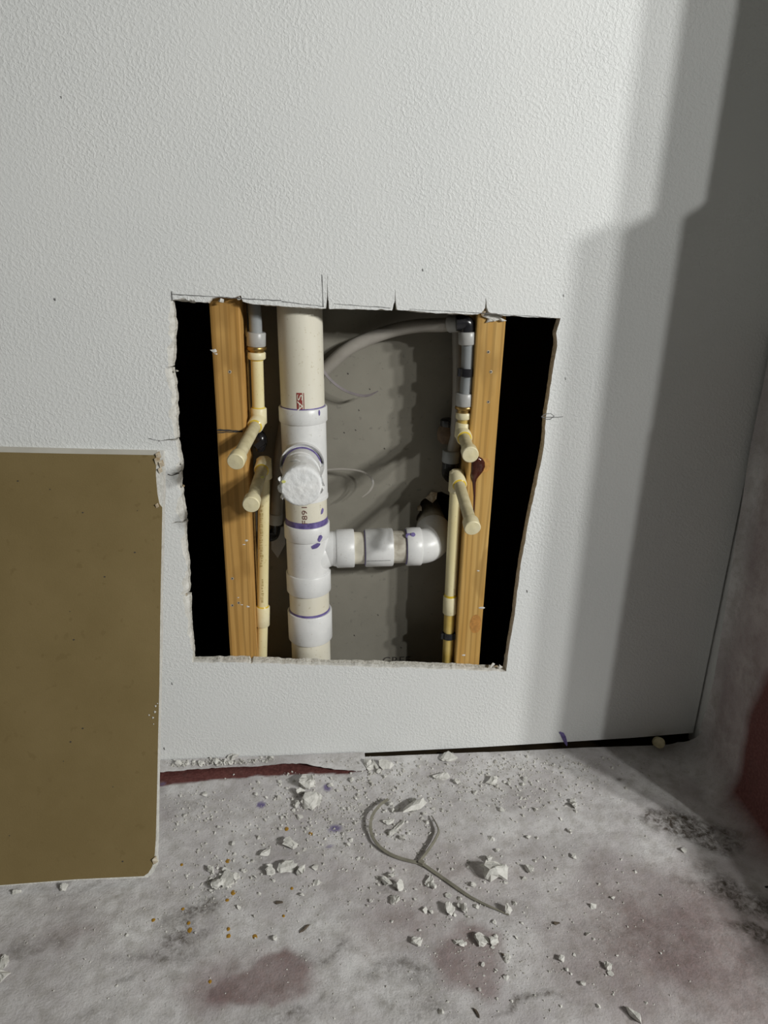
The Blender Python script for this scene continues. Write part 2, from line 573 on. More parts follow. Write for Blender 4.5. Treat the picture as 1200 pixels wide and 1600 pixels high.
# ---- cavity shell and the board closing its back
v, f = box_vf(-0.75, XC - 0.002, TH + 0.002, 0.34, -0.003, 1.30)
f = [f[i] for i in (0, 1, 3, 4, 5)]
v += [(-0.75, -0.0028, -0.0024), (XC - .002, -0.0028, -0.0024), (XC - .002, TH + .003, -0.0024), (-0.75, TH + .003, -0.0024)]  # strip under the wall, coloured near black as the gap's shade
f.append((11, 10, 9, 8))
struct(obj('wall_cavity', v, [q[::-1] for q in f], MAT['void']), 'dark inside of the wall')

hc = P(682, 800, YR)
hole2 = []
for i in range(40):
    a = 2 * math.pi * i / 40
    r = 0.036 + 0.010 * (float(fbm(math.cos(a) * 2 + 5, math.sin(a) * 2 + 5, 1.3, 3, 4)) - 0.5)
    hole2.append(Vector((hc.x + 0.006 + r * math.cos(a), YR, hc.z + r * 1.02 * math.sin(a) - 0.006)))
out2 = [Vector((-0.118, YR, 1.29)), Vector((0.262, YR, 1.29)), Vector((0.262, YR, -0.002)), Vector((-0.118, YR, -0.002))]
V = [*out2, *hole2]
Fc = []
for t in tessellate_polygon([out2, hole2]):
    a, b, c = (V[i] for i in t)
    Fc.append(tuple(t) if (b - a).cross(c - a).y < 0 else tuple(t)[::-1])
nb = len(V); m2 = len(V)
V += [v + Vector((0, 0.0127, 0)) for v in V]
Fc += [tuple(i + nb for i in q)[::-1] for q in Fc]
Fc += [(i, (i + 1) % 4, nb + (i + 1) % 4, nb + i) for i in range(4)]
Fc += [(4 + i, 4 + (i + 1) % 40, nb + 4 + (i + 1) % 40, nb + 4 + i) for i in range(40)]
wall_rear = struct(obj('wall_rear', V, Fc, MAT['grey_paper']), 'grey paper face of the wallboard closing the back of the cavity')
tv, tf = text_vf('GREE', 0.0205)
p0 = P(597, 1035, YR - 0.0004)
o = obj('printed_lettering', [Vector((p0.x + v.x, YR - 0.0004, p0.z + v.y - 0.004)) for v in tv], tf, MAT['ink'], wall_rear)
# torn paper around the drain hole
for ang, s in ((2.0, .020), (2.75, .010)):
    r = 0.037
    c0 = Vector((hc.x + 0.006 + r * math.cos(ang), YR - 0.001, hc.z - 0.006 + r * math.sin(ang)))
    t = Vector((-math.sin(ang), 0, math.cos(ang))) * s * .5
    nn = Vector((math.cos(ang), 0, math.sin(ang)))
    obj('torn_flap', [c0 - t, c0 + t, c0 + t * .3 - nn * s * .5 + Vector((0, -.006, 0)), c0 - t * .5 - nn * s * .35 + Vector((0, -.004, 0)), c0 - t * .2 + nn * s * .35 + Vector((0, -.004, 0))],
        [(0, 1, 2, 3), (0, 4, 1)], MAT['torn_paper'], wall_rear)
for sx, sy in ((543, 583), (537, 675), (555, 671), (577, 607), (626, 1011), (553, 992), (560, 640), (600, 700), (590, 960)):
    strip_on_wall('paper_speck', [(sx, sy), (sx + 1.5, sy + 2)], 0.0012, MAT['ink'], YR - 0.0004, wall_rear)

# ---- floor slab under the masking paper
v, f = box_vf(-2.0, 3.0, -3.0, 0.34, -0.08, -0.0035)
struct(obj('floor', v, f, MAT['slab']), 'bare slab floor under the masking paper')

# ================================================================== FLOOR PAPER (red rosin paper, dusted white, turned up the right wall)
RB = 0.045
U0, U1 = -0.85, XC - 0.004 - RB
ARC = RB * math.pi / 2
step = 0.003
YJ = -0.285           # the turned-up part ends with the return wall; in front of it the sheet lies flat
us = np.arange(U0, U1 + ARC + 0.62, step)
ys = np.concatenate([np.arange(-0.80, -0.47, 0.006), np.arange(-0.47, -0.0029, step)])
UU, YY = np.meshgrid(us, ys, indexing='ij')
FLAT = YY < YJ


def paper_height(x, y):
    x = np.asarray(x, float); y = np.asarray(y, float)
    w = (fbm(x + 0.3 * y, y * 1.6 - 0.2 * x, 7, 3, 21) - 0.5) * 0.0058
    w = w + (fbm(x * 1.0, y * 2.2, 26, 3, 33) - 0.5) * 0.0016
    w = w + (fbm(x, y, 120, 2, 44) - 0.5) * 0.0010
    return 0.0022 + w * np.clip((0.02 - y) / 0.05, 0.2, 1)


H = paper_height(UU, YY)
ph = np.where(FLAT, 0, np.clip((UU - U1) / RB, 0, math.pi / 2))
up = np.where(FLAT, 0, np.clip(UU - U1 - ARC, 0, None))
# on the wall the sheet's edge stands off the corner in a slow curve
edge_off = 0.034 * np.clip(1 - np.exp(-((np.clip(UU - U1 - 0.02, 0, None)) / 0.05)), 0, 1) * np.clip(1.25 - up / 0.42, 0.15, 1)
f_edge = np.clip((YY + 0.30) / 0.30, 0, 1)
Yw = YY - edge_off * f_edge
curl = 0.0075 * np.clip(1 - (-YY) / 0.02, 0, 1) * (up > 0) + 0.001
Xw = np.where((UU <= U1) | FLAT, UU, U1 + RB * np.sin(ph)) - np.where(UU > U1, (H * 0.6 + curl) * np.sin(ph), 0)
Zw = RB * (1 - np.cos(ph)) + up + H * np.cos(ph)
nu, ny = UU.shape
co = np.stack([Xw, Yw, Zw], -1).reshape(-1, 3)
ii = np.arange(nu * ny).reshape(nu, ny)
quads = np.stack([ii[:-1, :-1], ii[1:, :-1], ii[1:, 1:], ii[:-1, 1:]], -1)
jn = int(np.argmax(~FLAT[0]))                                # row where the two zones meet: cut beyond the fold
keep = np.ones(quads.shape[:2], bool)
keep[us[:-1] > U1, jn - 1] = False
keep[np.ix_(us[:-1] > 0.600, np.arange(jn))] = False
quads = quads[keep].reshape(-1, 4)
me = bpy.data.meshes.new('masking_paper')
me.vertices.add(len(co)); me.vertices.foreach_set('co', co.astype(np.float32).ravel())
me.loops.add(quads.size); me.loops.foreach_set('vertex_index', quads.astype(np.int32).ravel())
me.polygons.add(len(quads)); me.polygons.foreach_set('loop_start', np.arange(0, quads.size, 4, dtype=np.int32))
me.polygons.foreach_set('use_smooth', np.ones(len(quads), bool))
me.update(calc_edges=True)

# stain masks with painted shade at lower right, laid out in the paper's own metres
wx = UU + (fbm(UU, YY, 22, 4, 3) - 0.5) * 0.055
wy = YY + (fbm(UU, YY, 22, 4, 9) - 0.5) * 0.055


def ell(px, py, rx, ry, ang=0.0, soft=0.5, x=None, y=None, warp=True):
    """Soft ellipse: centre and half-widths measured in the photograph, turned into metres on the paper."""
    c = G(px, py); a = (G(px + rx, py) - c).length; b = (G(px, py + ry) - c).length
    X = (wx if warp else UU) - c.x; Y = (wy if warp else YY) - c.y
    ca, sa = math.cos(ang), math.sin(ang)
    d = np.sqrt(((X * ca + Y * sa) / a) ** 2 + ((-X * sa + Y * ca) / b) ** 2)
    return np.clip((1 - d) / soft, 0, 1)


g1 = fbm(UU, YY, 34, 4, 51); g2 = fbm(UU, YY, 95, 3, 61); g3 = fbm(UU, YY, 9, 3, 71)
red = np.zeros_like(UU)
red = np.maximum(red, 0.60 * ell(405, 1542, 100, 50, 0.05, 0.30))
red = np.maximum(red, 0.45 * ell(350, 1525, 75, 65, 0.0, 0.8))
red = np.maximum(red, 0.50 * ell(725, 1500, 75, 62, 0.1, 0.35))
red = np.maximum(red, 0.36 * ell(640, 1440, 130, 60, 0.3, 1.0))
red = np.maximum(red, 0.56 * ell(1080, 1480, 290, 210, 0.0, 0.7))  # thinner dust, with some of this corner's shade put into the colour
red = np.maximum(red, 0.30 * ell(700, 1370, 260, 80, 0.0, 1.0))
red = np.maximum(red, 0.26 * ell(120, 1460, 90, 30, 0.2, 1.0))
red = red * (0.75 + 0.5 * g1)
# bare strip that stayed covered along the foot of the wall
xs = np.array([G(q, 1208).x for q in (100, 240, 330, 450, 545, 575)])
ytop = np.array([G(100, 1213).y, G(240, 1210).y, G(330, 1203).y, G(450, 1197).y, G(545, 1203).y, G(575, 1205).y])
ybot = np.array([G(100, 1240).y, G(240, 1232).y, G(330, 1221).y, G(450, 1213).y, G(545, 1212).y, G(575, 1206).y])
jy = (fbm(UU, YY * 0, 60, 3, 5) - 0.5) * 0.006
strip = np.clip((YY + 0.0 - (np.interp(UU, xs, ybot) + jy)) / 0.003, 0, 1) * np.clip(((np.interp(UU, xs, ytop) + 0.010) - YY) / 0.003, 0, 1) * (UU < xs[-1])
strip *= np.clip(1.25 - 1.1 * np.clip(g1 * 1.6 - 0.75, 0, 1) * np.clip((xs[2] - UU) / 0.06, 0, 1), 0.1, 1)
red = np.maximum(red, strip * 1.0)
# bare red on the turned-up part away from the corner
red = np.maximum(red, ~FLAT * np.clip((UU - (U1 + 0.0)) / 0.05, 0, 1) * np.clip((-0.112 - Yw + 0.05 * (g3 - 0.5) - 0.30 * np.clip(Zw - 0.15, 0, 1)) / 0.035, 0, 1) * 0.98)
red = np.maximum(red, 0.42 * ~FLAT * np.clip((UU - U1 - 0.01) / 0.05, 0, 1) * np.clip((-0.030 - Yw) / 0.03, 0, 1))

dirt_shade = np.zeros_like(UU)  # grimy patches, plus one broad lower-right ellipse standing in for shade
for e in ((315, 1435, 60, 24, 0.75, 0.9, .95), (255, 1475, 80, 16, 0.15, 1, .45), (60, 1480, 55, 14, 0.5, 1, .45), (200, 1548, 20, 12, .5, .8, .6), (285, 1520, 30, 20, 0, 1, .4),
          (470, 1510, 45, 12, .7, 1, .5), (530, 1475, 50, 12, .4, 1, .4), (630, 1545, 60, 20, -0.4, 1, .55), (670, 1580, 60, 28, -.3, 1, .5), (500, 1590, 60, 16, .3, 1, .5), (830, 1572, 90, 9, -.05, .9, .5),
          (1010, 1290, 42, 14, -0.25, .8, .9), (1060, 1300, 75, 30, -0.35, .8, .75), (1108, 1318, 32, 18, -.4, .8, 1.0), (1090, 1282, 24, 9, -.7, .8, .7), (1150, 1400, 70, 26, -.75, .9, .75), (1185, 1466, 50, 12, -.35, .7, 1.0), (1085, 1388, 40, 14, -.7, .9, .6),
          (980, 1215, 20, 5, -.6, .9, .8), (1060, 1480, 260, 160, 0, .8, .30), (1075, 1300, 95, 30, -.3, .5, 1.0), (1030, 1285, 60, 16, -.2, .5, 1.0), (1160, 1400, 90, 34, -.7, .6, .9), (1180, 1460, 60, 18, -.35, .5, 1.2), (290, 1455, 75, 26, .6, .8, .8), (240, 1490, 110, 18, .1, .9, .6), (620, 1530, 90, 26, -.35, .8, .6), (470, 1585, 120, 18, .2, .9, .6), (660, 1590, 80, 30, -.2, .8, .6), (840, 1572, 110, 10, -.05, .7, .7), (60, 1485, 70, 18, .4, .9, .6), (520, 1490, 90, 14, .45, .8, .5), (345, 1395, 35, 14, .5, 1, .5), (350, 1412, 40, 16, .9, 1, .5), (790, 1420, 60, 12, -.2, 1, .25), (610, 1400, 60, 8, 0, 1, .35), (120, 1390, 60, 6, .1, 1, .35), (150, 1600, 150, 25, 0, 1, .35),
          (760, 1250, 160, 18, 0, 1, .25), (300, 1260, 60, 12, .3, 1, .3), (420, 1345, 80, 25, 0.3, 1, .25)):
    dirt_shade = np.maximum(dirt_shade, ell(*e[:6]) * e[6] * np.clip(-0.35 + 2.9 * (g2 * 0.55 + g1 * 0.45), 0, 1.3))
dirt_shade = np.maximum(dirt_shade, 0.20 * np.clip((g1 - 0.52) * 5, 0, 1) * np.clip((g3 - 0.4) * 4, 0, 1))
purple = np.zeros_like(UU)
for e in ((408, 1260, 7.5, 6, 0, .3, .95), (511, 1232, 7, 7, .3, .4, .9), (523, 1297, 14, 8, 0, .6, .8), (254, 1226, 6, 3, 0, .4, .6), (515, 1325, 7, 3, .3, .4, .6)):
    c = ell(*e[:6], warp=False) * e[6] * (0.5 + 1.0 * g2)
    purple = np.maximum(purple, c)
ca = me.color_attributes.new('stains_shade', 'FLOAT_COLOR', 'POINT')
ca.data.foreach_set('color', np.stack([np.clip(red, 0, 1), np.clip(dirt_shade, 0, 1), np.clip(purple, 0, 1), np.ones_like(UU)], -1).astype(np.float32).ravel())

k = N('dusted_rosin_paper', 0.85, 0.2)
at = k.new('ShaderNodeAttribute', attribute_name='stains_shade')
sp = k.new('ShaderNodeSeparateColor'); k.link(at.outputs['Color'], sp.inputs[0])
dust = k.mix(k.ramp(k.noise(11, 5, 0.6), [(0.32, 0.0), (0.68, 1.0)]), (0.485, 0.455, 0.46), (0.74, 0.73, 0.725))
dust = k.mix(k.ramp(k.noise(55, 4, 0.65), [(0.45, 0.0), (0.70, 0.7)]), dust, (0.42, 0.40, 0.375))
dust = k.mix(k.ramp(k.noise(420, 2, 0.6), [(0.58, 0.0), (0.75, 0.5)]), dust, (0.30, 0.285, 0.27))
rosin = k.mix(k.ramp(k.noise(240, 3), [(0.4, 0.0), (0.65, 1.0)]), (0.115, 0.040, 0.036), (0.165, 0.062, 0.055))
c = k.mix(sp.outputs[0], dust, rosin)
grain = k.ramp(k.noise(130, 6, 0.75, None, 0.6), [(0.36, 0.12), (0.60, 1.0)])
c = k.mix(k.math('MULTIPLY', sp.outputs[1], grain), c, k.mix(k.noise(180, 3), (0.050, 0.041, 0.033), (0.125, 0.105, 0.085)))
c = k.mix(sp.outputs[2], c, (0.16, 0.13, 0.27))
k.color(c)
k.bump(k.noise(330, 4, 0.65), 0.0011, 0.8)
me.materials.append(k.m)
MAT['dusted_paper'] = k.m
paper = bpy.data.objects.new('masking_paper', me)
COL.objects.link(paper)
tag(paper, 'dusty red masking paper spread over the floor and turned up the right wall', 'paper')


def fz(x, y):
    return float(paper_height(x, y))


# amber glue drops dried on the paper
for i, (a, b, r) in enumerate(((448, 1297, 4), (485, 1305, 3.5), (356, 1347, 4), (364, 1397, 4.5), (398, 1465, 5), (240, 1441, 3.5), (284, 1353, 3), (355, 1409, 3), (286, 1423, 3), (297, 1455, 4.5), (357, 1454, 3.5), (357, 1464, 3.5), (456, 1390, 3), (295, 1445, 3), (443, 1433, 2.5), (328, 1535, 3.5))):
    c = G(a, b); s = (G(a + r, b) - c).length
    z = fz(c.x, c.y)
    V = [(c.x, c.y, z + 0.0008)]; Fc = []
    n = 9
    for ring, (rr, hh) in enumerate(((0.65, 0.0006), (1.0, -0.0002))):
        for q in range(n):
            an = 2 * math.pi * q / n + i
            e = rr * s * (0.8 + 0.35 * random.random())
            V.append((c.x + e * math.cos(an), c.y + e * 1.25 * math.sin(an), z + hh))
    for q in range(n):
        q2 = (q + 1) % n
        Fc += [(0, 1 + q, 1 + q2), (1 + q, 1 + n + q, 1 + n + q2, 1 + q2)]
    obj('glue_drop', V, Fc, MAT['amber'], paper, 60)

# strip of paper lying along the foot of the wall, its front edge lifted
V, Fc = [], []
prev = None
cols = 90
for i in range(cols + 1):
    q = 80 + (572 - 80) * i / cols
    yf = np.interp(q, [80, 240, 330, 400, 450, 480, 520, 560, 572], [1214, 1211, 1204, 1201, 1196, 1198, 1205, 1208, 1207])
    lift = 0.0015 + 0.006 * math.exp(-((q - 455) / 45.0) ** 2) + 0.002 * float(fbm(q * 0.02, 1, 1, 3, 6))
    pf = G(q, yf + random.uniform(-.7, .7), lift)
    for j in range(5):
        t = j / 4
        y = pf.y * (1 - t) + (-0.0015) * t
        z = 0.0025 + (lift + 0.001) * (1 - t) ** 0.6 + 0.0045 * t ** 1.5 + 0.0016 * (float(fbm(q * 0.04, j * .9, 1, 3, 14)) - .5)
        V.append((pf.x, y, z + 0.001))
    if i:
        for j in range(4):
            a = (i - 1) * 5 + j; b = i * 5 + j
            Fc.append((a, b, b + 1, a + 1))
flap = obj('paper_strip', V, Fc, MAT['dusted_paper'], None, 80, origin=G(420, 1200))
tag(flap, 'curling white-painted paper strip along the foot of the wall above the red streak', 'paper')

# ================================================================== LEANING OFFCUT OF WALLBOARD
BR = G(242, 1379); TR = P(255.5, 719, -0.0125)
BL0 = G(0, 1392); TL0 = P(0, 713, -0.0125)
ext = 1.35
BL = BR + (BL0 - BR) * ext; TL = TR + (TL0 - TR) * ext
BR.z = BL.z = 0.0045; 
ux = (BL - BR).normalized(); uz = ((TR - BR) - ux * (TR - BR).dot(ux)).normalized()
nb_ = ux.cross(uz).normalized()
if nb_.y > 0: nb_ = -nb_                                    # faces the camera


def board_pt(px, py, dn=0.0):
    r = Vector(ray(px, py)); t = (BR - Vector(CAM)).dot(nb_) / r.dot(nb_)
    return Vector(CAM) + r * t + nb_ * dn


thick = 0.0127
edge_px = [(255.5, 713.5), (256, 740), (257, 770), (256, 800), (254.5, 860), (253, 930), (252, 1000), (251, 1080), (249, 1160), (247.5, 1240), (245.5, 1320), (245, 1345), (246, 1362), (241, 1372), (233, 1379.5)]
core_front = [board_pt(*q) for q in edge_px]
left_b = BL; left_t = TL
bot = [board_pt(120, 1384), board_pt(0, 1393.5)]
top = [board_pt(120, 711), board_pt(0, 708)]
core = core_front + bot + [board_pt(-110, 1401), board_pt(-110, 705)] + top[::-1]
core = [p + Vector((random.uniform(-.0004, .0004), 0, 0)) for p in core]
core_back = [p - nb_ * thick for p in core]
n = len(core)
zmin = min(p.z for p in core + core_back)
lift = Vector((0, 0, 0.0030 - zmin)) if zmin < 0.0030 else Vector()
ymax = max(p.y for p in core_back)
board = empty('wallboard_offcut', core_front[-1] + lift, 'brown paper-backed wallboard offcut leaning on the white wall', 'board')
Fc = [tuple(range(n))[::-1], tuple(range(n, 2 * n))] + [(i, (i + 1) % n, n + (i + 1) % n, n + i) for i in range(n)]
if ((core[1] - core[0]).cross(core[2] - core[1])).dot(nb_) > 0:
    pass
core_o = obj('gypsum_core', [p + lift for p in core + core_back], Fc, MAT['gypsum'], board)
core_o['label'] = 'chalky white gypsum edge'
bm = bmesh.new(); bm.from_mesh(core_o.data); bmesh.ops.recalc_face_normals(bm, faces=bm.faces); bm.to_mesh(core_o.data); bm.free()
# brown liner paper, torn at the upper corner, clipped at the lower one
pp = [(247, 721.5), (246, 728), (245, 738), (244.5, 750), (245.5, 765), (247, 782), (250, 797), (254.5, 803), (253.5, 860), (252, 930), (251, 1000), (250, 1080), (248, 1160), (246.5, 1240), (244.5, 1318), (242.5, 1348), (239, 1362), (233, 1372), (226, 1377),
      (120, 1382), (0, 1391.5), (-110, 1399), (-110, 714), (0, 717), (120, 719.5)]
fr = [board_pt(*q, 0.0006) + lift for q in pp]
bk = [board_pt(*q, 0.0) + lift for q in pp]
n = len(pp)
Fc = [tuple(range(n)), tuple(range(n, 2 * n))[::-1]] + [(i, n + i, n + (i + 1) % n, (i + 1) % n) for i in range(n)]
o = obj('liner_paper', fr + bk, Fc, MAT['brown_paper'], board)
o['label'] = 'smooth brown liner paper'
bm = bmesh.new(); bm.from_mesh(o.data); bmesh.ops.recalc_face_normals(bm, faces=bm.faces); bm.to_mesh(o.data); bm.free()
# tapered factory edge: pale strip of face paper along the top
tp = [board_pt(q, y, 0.0005) + lift for q, y in ((247, 714), (120, 711), (0, 708), (-110, 705))]
tb = [board_pt(q, y, 0.0005) + lift for q, y in ((247, 722), (120, 720), (0, 717.5), (-110, 714.5))]
tk = [p - nb_ * (thick + 0.001) for p in tp]
o = obj('edge_paper', tp + tb + tk, [(i, i + 1, 5 + i, 4 + i) for i in range(3)] + [(i, 8 + i, 9 + i, i + 1) for i in range(3)], speckled('pale_edge_paper', (0.46, 0.44, 0.385), (0.52, 0.50, 0.44), 20, 0.8, 0), board)
o['label'] = 'pale grey paper along the top edge'
for (a, b, s) in ((248, 730, 6), (249, 722, 5), (252, 745, 4), (254, 735, 5), (247, 800, 3), (244, 1352, 5)):
    c0 = board_pt(a, b, 0.0008) + lift
    t1 = ux * s * 0.0007; t2 = uz * s * 0.0011
    obj('torn_paper', [c0 - t1 - t2 * .4, c0 + t1 * .6 - t2, c0 + t1 + t2 * .3 + nb_ * .003, c0 - t1 * .3 + t2, c0 + nb_ * .0015], [(0, 1, 4), (1, 2, 4), (2, 3, 4), (3, 0, 4)], MAT['torn_paper'], board)
for (a, b) in ((80, 775), (30, 762), (131, 811), (165, 911), (111, 965), (117, 1009), (131, 1147), (112, 1168), (101, 1198), (17, 1314), (178, 1238), (216, 808), (212, 873), (193, 1354)):
    c0 = board_pt(a, b, 0.0009) + lift
    w_ = random.uniform(.0008, .0016)
    obj('paper_fleck', [c0 - ux * w_, c0 - uz * w_ * .7, c0 + ux * w_, c0 + uz * w_ * .7], [(0, 1, 2, 3)], MAT['ink'], board)
for (a, b) in ((244, 1112), (243, 1121), (240, 1130), (234, 1126), (247, 1108), (241, 1140)):
    c0 = board_pt(a, b, 0.0011) + lift
    w_ = random.uniform(.0009, .0022)
    obj('plaster_fleck', [c0 - ux * w_, c0 - uz * w_, c0 + ux * w_ * .8, c0 + uz * w_ * .7, c0 + nb_ * w_ * .6], [(0, 1, 4), (1, 2, 4), (2, 3, 4), (3, 0, 4)], MAT['gypsum'], board)

# ================================================================== STUDS
def stud(label, x0, x1, mat, xs_top, holes, seed):
    root = empty('wall_stud', ((x0 + x1) / 2, 0.057, 0), label, 'stud')
    b = 0.0028
    y0, y1 = TH + 0.0004, YR - 0.0004
    prof = [(x0 + b, y0), (x1 - b, y0), (x1 - b * .3, y0 + b * .3), (x1, y0 + b), (x1, y1), (x0, y1), (x0, y0 + b), (x0 + b * .3, y0 + b * .3)]
    V, Fc = [], []
    zs = np.linspace(0.0, 1.28, 60)
    for i, z in enumerate(zs):
        for j, (x, y) in enumerate(prof):
            wv_ = 0.0011 * (float(fbm(z * 9 + seed, j * .3, 1, 3, seed)) - .5)
            V.append((x + wv_, y, z))
    m = len(prof)
    for i in range(len(zs) - 1):
        for j in range(m):
            Fc.append((i * m + j, i * m + (j + 1) % m, (i + 1) * m + (j + 1) % m, (i + 1) * m + j))
    Fc += [tuple(range(m))[::-1], tuple(range((len(zs) - 1) * m, len(zs) * m))]
    obj('timber', V, Fc, mat, root)
    for (a, c) in holes:
        p = P(a, c, y0 - 0.0002)
        ring = sweep('nail_rim', [p + Vector((0, 0.0008, 0)), p + Vector((0, -0.0001, 0))], [0.0024, 0.0022], MAT['torn_paper'], root, 9)
        sweep('nail', [p + Vector((0, 0.0004, 0)), p + Vector((0, -0.0003, 0))], [0.0012, 0.0011], MAT['ink'], root, 8)
    return root


XL0 = P(328, 473, TH).x; XL1 = P(378, 476, TH).x
stL = stud('orange pine stud in the left of the opening, crossed by a dark pencil line', (XL0 + P(358, 1025, TH).x) / 2, (XL1 + P(398, 1025, TH).x) / 2, MAT['wood_a'], None,
           ((359, 581), (363, 904), (373, 942), (363, 946)), 4)
stR = stud('yellow pine stud in the right of the opening, with a dark sap run', (P(745, 490, TH).x + P(712, 1035, TH).x) / 2, (P(793, 500, TH).x + P(748, 1035, TH).x) / 2, MAT['wood_b'], None,
           ((767, 581), (763, 628), (763, 550)), 9)


def stud_line(name, pts, width, mat, root):
    o = strip_on_wall(name, pts, width, mat, TH - 0.0001, None)
    me_ = o.data
    off = wloc(root)
    for v in me_.vertices: v.co -= off
    o.parent = root
    return o


stud_line('pencil_line', wob((339, 672), (379, 674), 8, .4), 0.0022, MAT['ink'], stL)
stud_line('pencil_line', wob((339, 676), (379, 674.5), 8, .3), 0.0012, MAT['ink'], stL)
# dried mud smears on the timber
for (a, b, w_, root) in ((334, 548, .006, stL), (337, 553, .003, stL), (385, 845, .004, stL), (381, 851, .003, stL), (387, 948, .004, stL), (378, 945, .003, stL), (372, 934, .002, stL), (753, 950, .006, stR), (747, 892, .003, stR), (725, 1024, .004, stR)):
    c0 = P(a, b, TH - 0.0002)
    k_ = 7
    V = [c0 + Vector((0, -0.0005, 0))] + [c0 + Vector((w_ * random.uniform(.4, 1.1) * math.cos(q * 2 * math.pi / k_), 0.0004, .45 * w_ * random.uniform(.4, 1.1) * math.sin(q * 2 * math.pi / k_))) for q in range(k_)]
    obj('plaster_smear', V, [(0, 1 + q, 1 + (q + 1) % k_) for q in range(k_)], MAT['gypsum'], root)
# sap run and knot on the right stud
c0 = P(747, 727, TH)
V, Fc = [], []
prof = [(712, 743, 3), (716, 746, 8), (722, 747.5, 11), (729, 747.5, 11.5), (736, 746, 10), (742, 743, 8), (748, 741, 5), (754, 741, 3), (775, 741.5, 1.8), (800, 740.5, 1.4), (812, 740, .5)]
for i, (py, cx, w_) in enumerate(prof):
    c1 = P(cx, py, TH); s = w_ * .00086
    for j in range(9):
        a = math.pi * j / 8
        V.append((c1.x - s * math.cos(a), TH + 0.0008 - min(s, .006) * .75 * math.sin(a), c1.z))
    if i:
        for j in range(8):
            Fc.append(((i - 1) * 9 + j, (i - 1) * 9 + j + 1, i * 9 + j + 1, i * 9 + j))
o = obj('sap_run', V, Fc, MAT['sap'], stR, 60); o['label'] = 'glossy dark red sap run'
for (a, b, rx, rz, m) in ((758, 727, .0075, .011, (0.44, 0.23, .058)), (743, 975, .009, .016, (0.40, 0.19, .045))):
    c1 = P(a, b, TH + 0.0002)
    kn = speckled('pine_knot', m, tuple(v * 1.5 for v in m), 160, 0.6, 0.0004, 200)
    V = [(c1.x, TH - 0.0003, c1.z)] + [(c1.x + rx * math.cos(q * math.pi / 10), TH + 0.0002, c1.z + rz * math.sin(q * math.pi / 10)) for q in range(20)]
    obj('knot', V, [(0, 1 + q, 1 + (q + 1) % 20) for q in range(20)], kn, stR, 60)
# gypsum lump wedged at the head of the right stud
# (child of the wall: it hangs from the cut edge)
for (a, b, s) in ((764, 496, 9), (774, 497, 8), (783, 498, 5)):
    bm = bmesh.new()
    c0 = P(a, b, 0.010)
    for _ in range(14):
        bm.verts.new(c0 + Vector((random.gauss(0, 1) * s * .0008, random.gauss(0, .0012), random.gauss(0, 1) * s * .0004)))
    bmesh.ops.convex_hull(bm, input=bm.verts)
    used = [v for v in bm.verts if v.link_faces]; ix = {v: i for i, v in enumerate(used)}
    obj('gypsum_crumb', [v.co.copy() for v in used], [[ix[v] for v in f.verts] for f in bm.faces], MAT['gypsum'], wall_back)
    bm.free()

# ================================================================== DRAIN STACK
YA = 0.050
AT = P(468.3, 486, YA); AB = P(486.5, 1028, YA)


def ax(py, r=0.030):
    """Point of the stack's axis whose front surface the photograph shows at row py."""
    cx = 468.3 + (486.5 - 468.3) * (py - 486) / (1028 - 486)
    z = P(cx, py, YA - r).z
    t = (z - AT.z) / (AB.z - AT.z)
    return AT + (AB - AT) * t


drain = empty('drain_stack', Vector((AB.x, YA, 0)), 'white plastic drain stack with a plastered stub and a side branch', 'pipe')
rp = 0.0298
TOP = AT + (AT - AB).normalized() * 0.35
BOT = AB + (AB - AT).normalized() * 0.14
sweep('pipe', [TOP, ax(655)], rp, MAT['pvc_pipe'], drain, 48)
tee = collar('tee', ax(642, .033), ax(666, .033), 0.0332, MAT['pvc_fitting'], drain, 48)
sweep('tee_body', [ax(664), ax(786)], 0.0312, MAT['pvc_fitting'], tee, 48)
sweep('tee_hub', [ax(783), ax(787), ax(788)], [0.0320, 0.0320, .030], MAT['pvc_fitting'], tee, 48)
sweep('primer_ring', [ax(639.5), ax(643.5)], [rp + .0003, rp + 0.0010], MAT['primer'], tee, 48, caps=False)
sweep('pipe', [ax(780), ax(840)], rp, MAT['pvc_pipe'], drain, 48)
wye = collar('wye', ax(828, .033), ax(851, .033), 0.0330, MAT['pvc_fitting'], drain, 48)
sweep('wye_body', [ax(849), ax(908)], 0.0308, MAT['pvc_fitting'], wye, 48)
collar('wye_hub', ax(906, .033), ax(936, .033), 0.0330, MAT['pvc_fitting'], wye, 48)
sweep('primer_ring', [ax(818), ax(821), ax(829)], [rp + .0002, rp + 0.0006, rp + .0009], MAT['primer'], wye, 48, caps=False)
sweep('pipe', [ax(930), ax(975)], rp, MAT['pvc_pipe'], drain, 48)
cpl = collar('coupling', ax(968, .0335), ax(1012, .0335), 0.0335, MAT['pvc_fitting'], drain, 48)
sweep('primer_ring', [ax(963), ax(969.5)], [rp + .0003, rp + .0010], MAT['primer'], cpl, 48, caps=False)
sweep('pipe', [ax(1005), BOT], rp, MAT['pvc_pipe'], drain, 48)


def on_stack(s, z, r):
    """Wrap a flat point (s across, z up) round the stack."""
    t = (z - AT.z) / (AB.z - AT.z)
    c = AT + (AB - AT) * t
    return Vector((c.x + r * math.sin(s / r), c.y - r * math.cos(s / r), z))


def patch(name, s0, s1, z0, z1, r, mat, parent, n=8):
    V, Fc = [], []
    for i in range(n + 1):
        s = s0 + (s1 - s0) * i / n
        V += [on_stack(s, z0, r), on_stack(s, z1, r)]
        if i: Fc.append((2 * i - 2, 2 * i, 2 * i + 1, 2 * i - 1))
    return obj(name, V, Fc, mat, parent)


